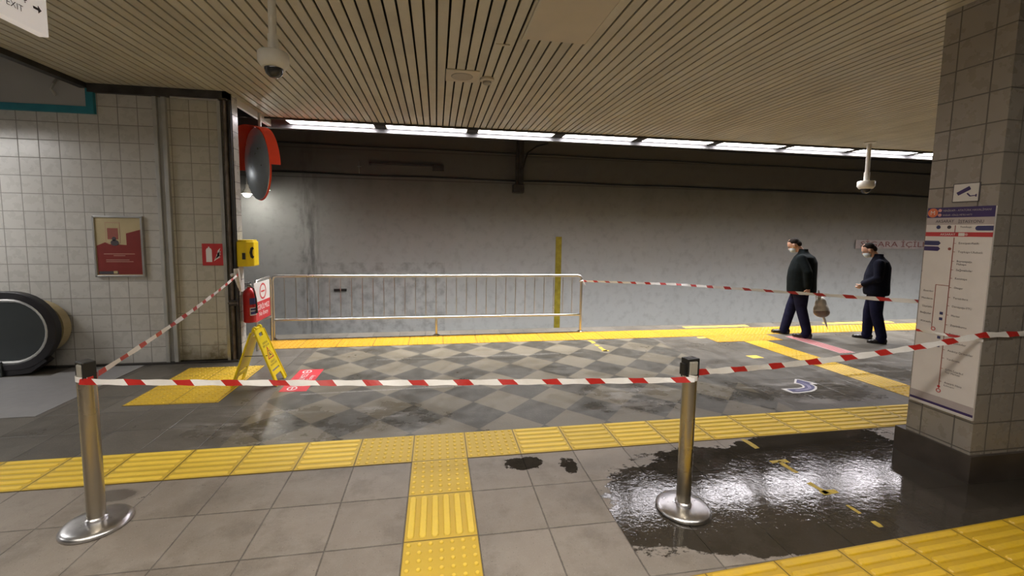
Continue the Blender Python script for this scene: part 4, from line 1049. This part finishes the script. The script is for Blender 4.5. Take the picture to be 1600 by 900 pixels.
def person(loc, face, scale, label, bulk, feet, wrists, elbows, jmat, bow, jhem):
    t = empty('person', loc, label, 'person'); t['_l'] = 1
    t.matrix_world = Matrix.Translation(loc) @ Matrix.Rotation(face, 4, 'Z') @ Matrix.Scale(scale, 4)
    hip = (-.0, 0, .90); b = bulk
    hx = .06+bow*.07                                  # head centre forward of the spine
    HC = Vector((hx+.02, 0, 1.565)); HR = Matrix.Rotation(R(12+bow*25), 3, 'Y')
    def H(x, y, z): return HC+HR @ Vector((x, y, z))
    # legs
    legs = []
    for i, s in enumerate((1, -1)):
        fx, fy, fa = feet[i]; an = Vector((fx-.03, fy, .085))
        hp = Vector((0, s*.09, .88)); kn = (hp+an)/2+Vector((.035, s*.005, .01)); legs.append((hp, kn, an, fa))
    arms = [(Vector((0, s*.178, 1.355)), Vector(elbows[i]), Vector(wrists[i])) for i, s in enumerate((1, -1))]
    body = MB()
    section(body, [(.86, 0, 0, .10, .14), (1.05, 0, 0, .095, .13), (1.25, 0, 0, .10, .15), (1.38, .0, 0, .085, .16), (1.44, .01, 0, .05, .06)])
    limb(body, [(.0, 0, 1.40), tuple(H(-.02, 0, -.05))], [.055, .05])
    body.ell(H(0, 0, .02), (.098, .077, .105), 20, HR); body.ell(H(.035, 0, -.055), (.058, .055, .062), 16, HR)
    body.ell(H(.102, 0, -.015), (.02, .013, .022), 10, HR); body.ell(H(.085, 0, .03), (.02, .045, .012), 10, HR)
    for s in (1, -1):
        body.ell(H(-.005, s*.08, -.01), (.02, .012, .033), 10, HR)
    for a, e, w_ in arms: limb(body, [a*.96+Vector((0, 0, .03)), e, w_], [.045, .038, .026])
    for i, (a, e, w_) in enumerate(arms): hand_shape(body, w_, (w_-e)*.5+Vector((0, 0, -.05)), (.4, (-.6 if i == 0 else .6), -.2))
    for hp, kn, an, fa in legs: limb(body, [hp, kn, an], [.075, .05, .038]); 
    remesh(body, 'body', 'skin', t, .0085, 2)
    # mouth line and eyes are mostly covered by the mask
    mb = MB()
    for s in (1, -1): mb.ell(H(.088, s*.03, .012), (.010, .014, .008), 10, HR)
    mb.build('eyes', 'ink', t, smooth=True)
    mk = MB(); mk.ell(H(.052, 0, -.055), (.066, .062, .058), 18, HR); mk.ell(H(.088, 0, -.03), (.030, .026, .032), 12, HR)
    mask = remesh(mk, 'face_mask', 'mask', t, .008, 2)
    mb = MB()
    for s in (1, -1): mb.tube([H(.04, s*.062, -.03), H(0, s*.084, -.005)], .003, 6)
    mb.build('ear_loop', 'mask', mask)
    hr = MB(); hr.ell(H(-.018, 0, .044), (.082, .081, .084), 20, HR); hr.ell(H(-.055, 0, -.005), (.052, .068, .062), 16, HR); hr.ell(H(.01, 0, .078), (.06, .062, .042), 16, HR)
    remesh(hr, 'hair', 'hair', t, .009, 2)
    # trousers
    tr = MB()
    section(tr, [(.80, 0, 0, .125*b, .165*b), (.90, 0, 0, .13*b, .17*b), (1.0, 0, 0, .125*b, .165*b)])
    for hp, kn, an, fa in legs:
        limb(tr, [hp+Vector((0, 0, -.03)), kn, an+Vector((0, 0, .03)), an+Vector((.015, 0, -.035))], [.105*b, .085, .073, .070])
    remesh(tr, 'trousers', 'trousers', t, .013, 5)
    # jacket
    jk = MB()
    section(jk, [(jhem, 0, 0, .155*b, .195*b), (jhem+.05, 0, 0, .165*b, .205*b), (1.0, .01, 0, .165*b, .205*b), (1.15, .005, 0, .16*b, .21*b), (1.28, -.01, 0, .145*b, .195*b), (1.37, -.01, 0, .115*b, .165*b), (1.43, .005, 0, .085, .115), (1.47, .015, 0, .072, .085), (1.50, .02, 0, .066, .07)])
    for a, e, w_ in arms: limb(jk, [a+Vector((0, 0, -.01)), e, w_.lerp(e, .12)], [.078, .066, .055])
    jo = remesh(jk, 'jacket', jmat, t, .013, 6)
    mb = MB(); mb.lathe([(.070, 0), (.076, .0), (.070, .028), (.062, .028)], (.018, 0, 1.475), 24)
    mb.build('collar', jmat, jo, smooth=True)
    for hp, kn, an, fa in legs:
        sh = MB(); c, s = math.cos(fa), math.sin(fa)
        def T(x, y, z): return (an.x+x*c-y*s, an.y+x*s+y*c, z)
        mb = MB()
        for (x, rx, ry, h0, h1) in ((-.035, .05, .042, 0, .10), (.03, .06, .045, 0, .085), (.10, .06, .047, 0, .065), (.155, .05, .042, 0, .055)):
            mb.ell(T(x, 0, h1*.45), (rx, ry, h1*.55), 14)
        so = remesh(mb, 'shoe', 'shoe', t, .009, 2)
        ol = [(-.078, 0), (-.065, -.032), (0, -.04), (.1, -.047), (.17, -.04), (.205, 0), (.17, .04), (.1, .047), (0, .04), (-.065, .032)]
        MB().prism([T(x, y, .0) for x, y in ol], (0, 0, .016)).build('sole', 'black_plastic', so)
    return t
person((5.86, 5.99, .011), R(126), .945, 'man in black jacket and navy trousers walking left of the other, holding a bag', 1.30,
       [(-.10, .075, R(8)), (.24, -.03, R(17))], [(-.13, .235, .86), (.14, -.19, .93)], [(-.12, .275, 1.12), (-.04, -.28, 1.12)], 'jacket', .9, .74)
person((6.83, 5.60, .002), R(132), .915, 'man in dark jacket standing right of the other with hands held in front', 1.10,
       [(-.08, .16, R(24)), (.10, -.13, R(8))], [(.19, .09, .97), (.19, -.09, .96)], [(.0, .26, 1.10), (.0, -.26, 1.10)], 'jacket_navy', .8, .80)
# carrier bag and umbrella held by the left man
BG = Vector((6.165, 5.90, 0))
t = empty('carrier_bag', (BG.x, BG.y, .33), 'white plastic carrier bag with brown contents hanging from the left man\'s hand', 'bag')
b1 = MB(); b1.ell((BG.x, BG.y, .45), (.115, .10, .125), 20); b1.ell((BG.x-.015, BG.y, .55), (.092, .07, .12), 16)
remesh(b1, 'sack', 'bag_white', t, .011, 3).matrix_parent_inverse = t.matrix_world.inverted()
b2 = MB(); b2.ell((BG.x+.005, BG.y-.005, .415), (.121, .106, .088), 20)
remesh(b2, 'contents', 'bag_brown', t, .011, 2).matrix_parent_inverse = t.matrix_world.inverted()
MB().tube([(BG.x-.05, BG.y, .60), (BG.x-.08, BG.y-.01, .70), (BG.x-.075, BG.y, .77)], [.018, .010, .008], 7).tube([(BG.x+.03, BG.y, .60), (BG.x-.05, BG.y, .70), (BG.x-.07, BG.y, .77)], [.018, .010, .008], 7).build('handle_loop', 'bag_white', t, smooth=True)
t = empty('folded_umbrella', (6.2, 5.9, .7), 'slim grey folded umbrella pointing down behind the left man', 'umbrella')
UA, UB = Vector((6.16, 6.04, .74)), Vector((6.47, 6.04, .09))
MB().tube([UA.lerp(UB, q) for q in (.12, .2, .5, .85, .93)], [.012, .022, .026, .016, .008], 10).build('folded_cloth', 'stick', t, smooth=True)
MB().tube([UA.lerp(UB, .9), UB], .004, 6).build('tip', 'aluminium', t)
MB().tube([UA.lerp(UB, .15), UA], .011, 8).build('handle', 'grey_plastic', t, smooth=True)
for o in S.objects:
    if '_l' in o: del o['_l']
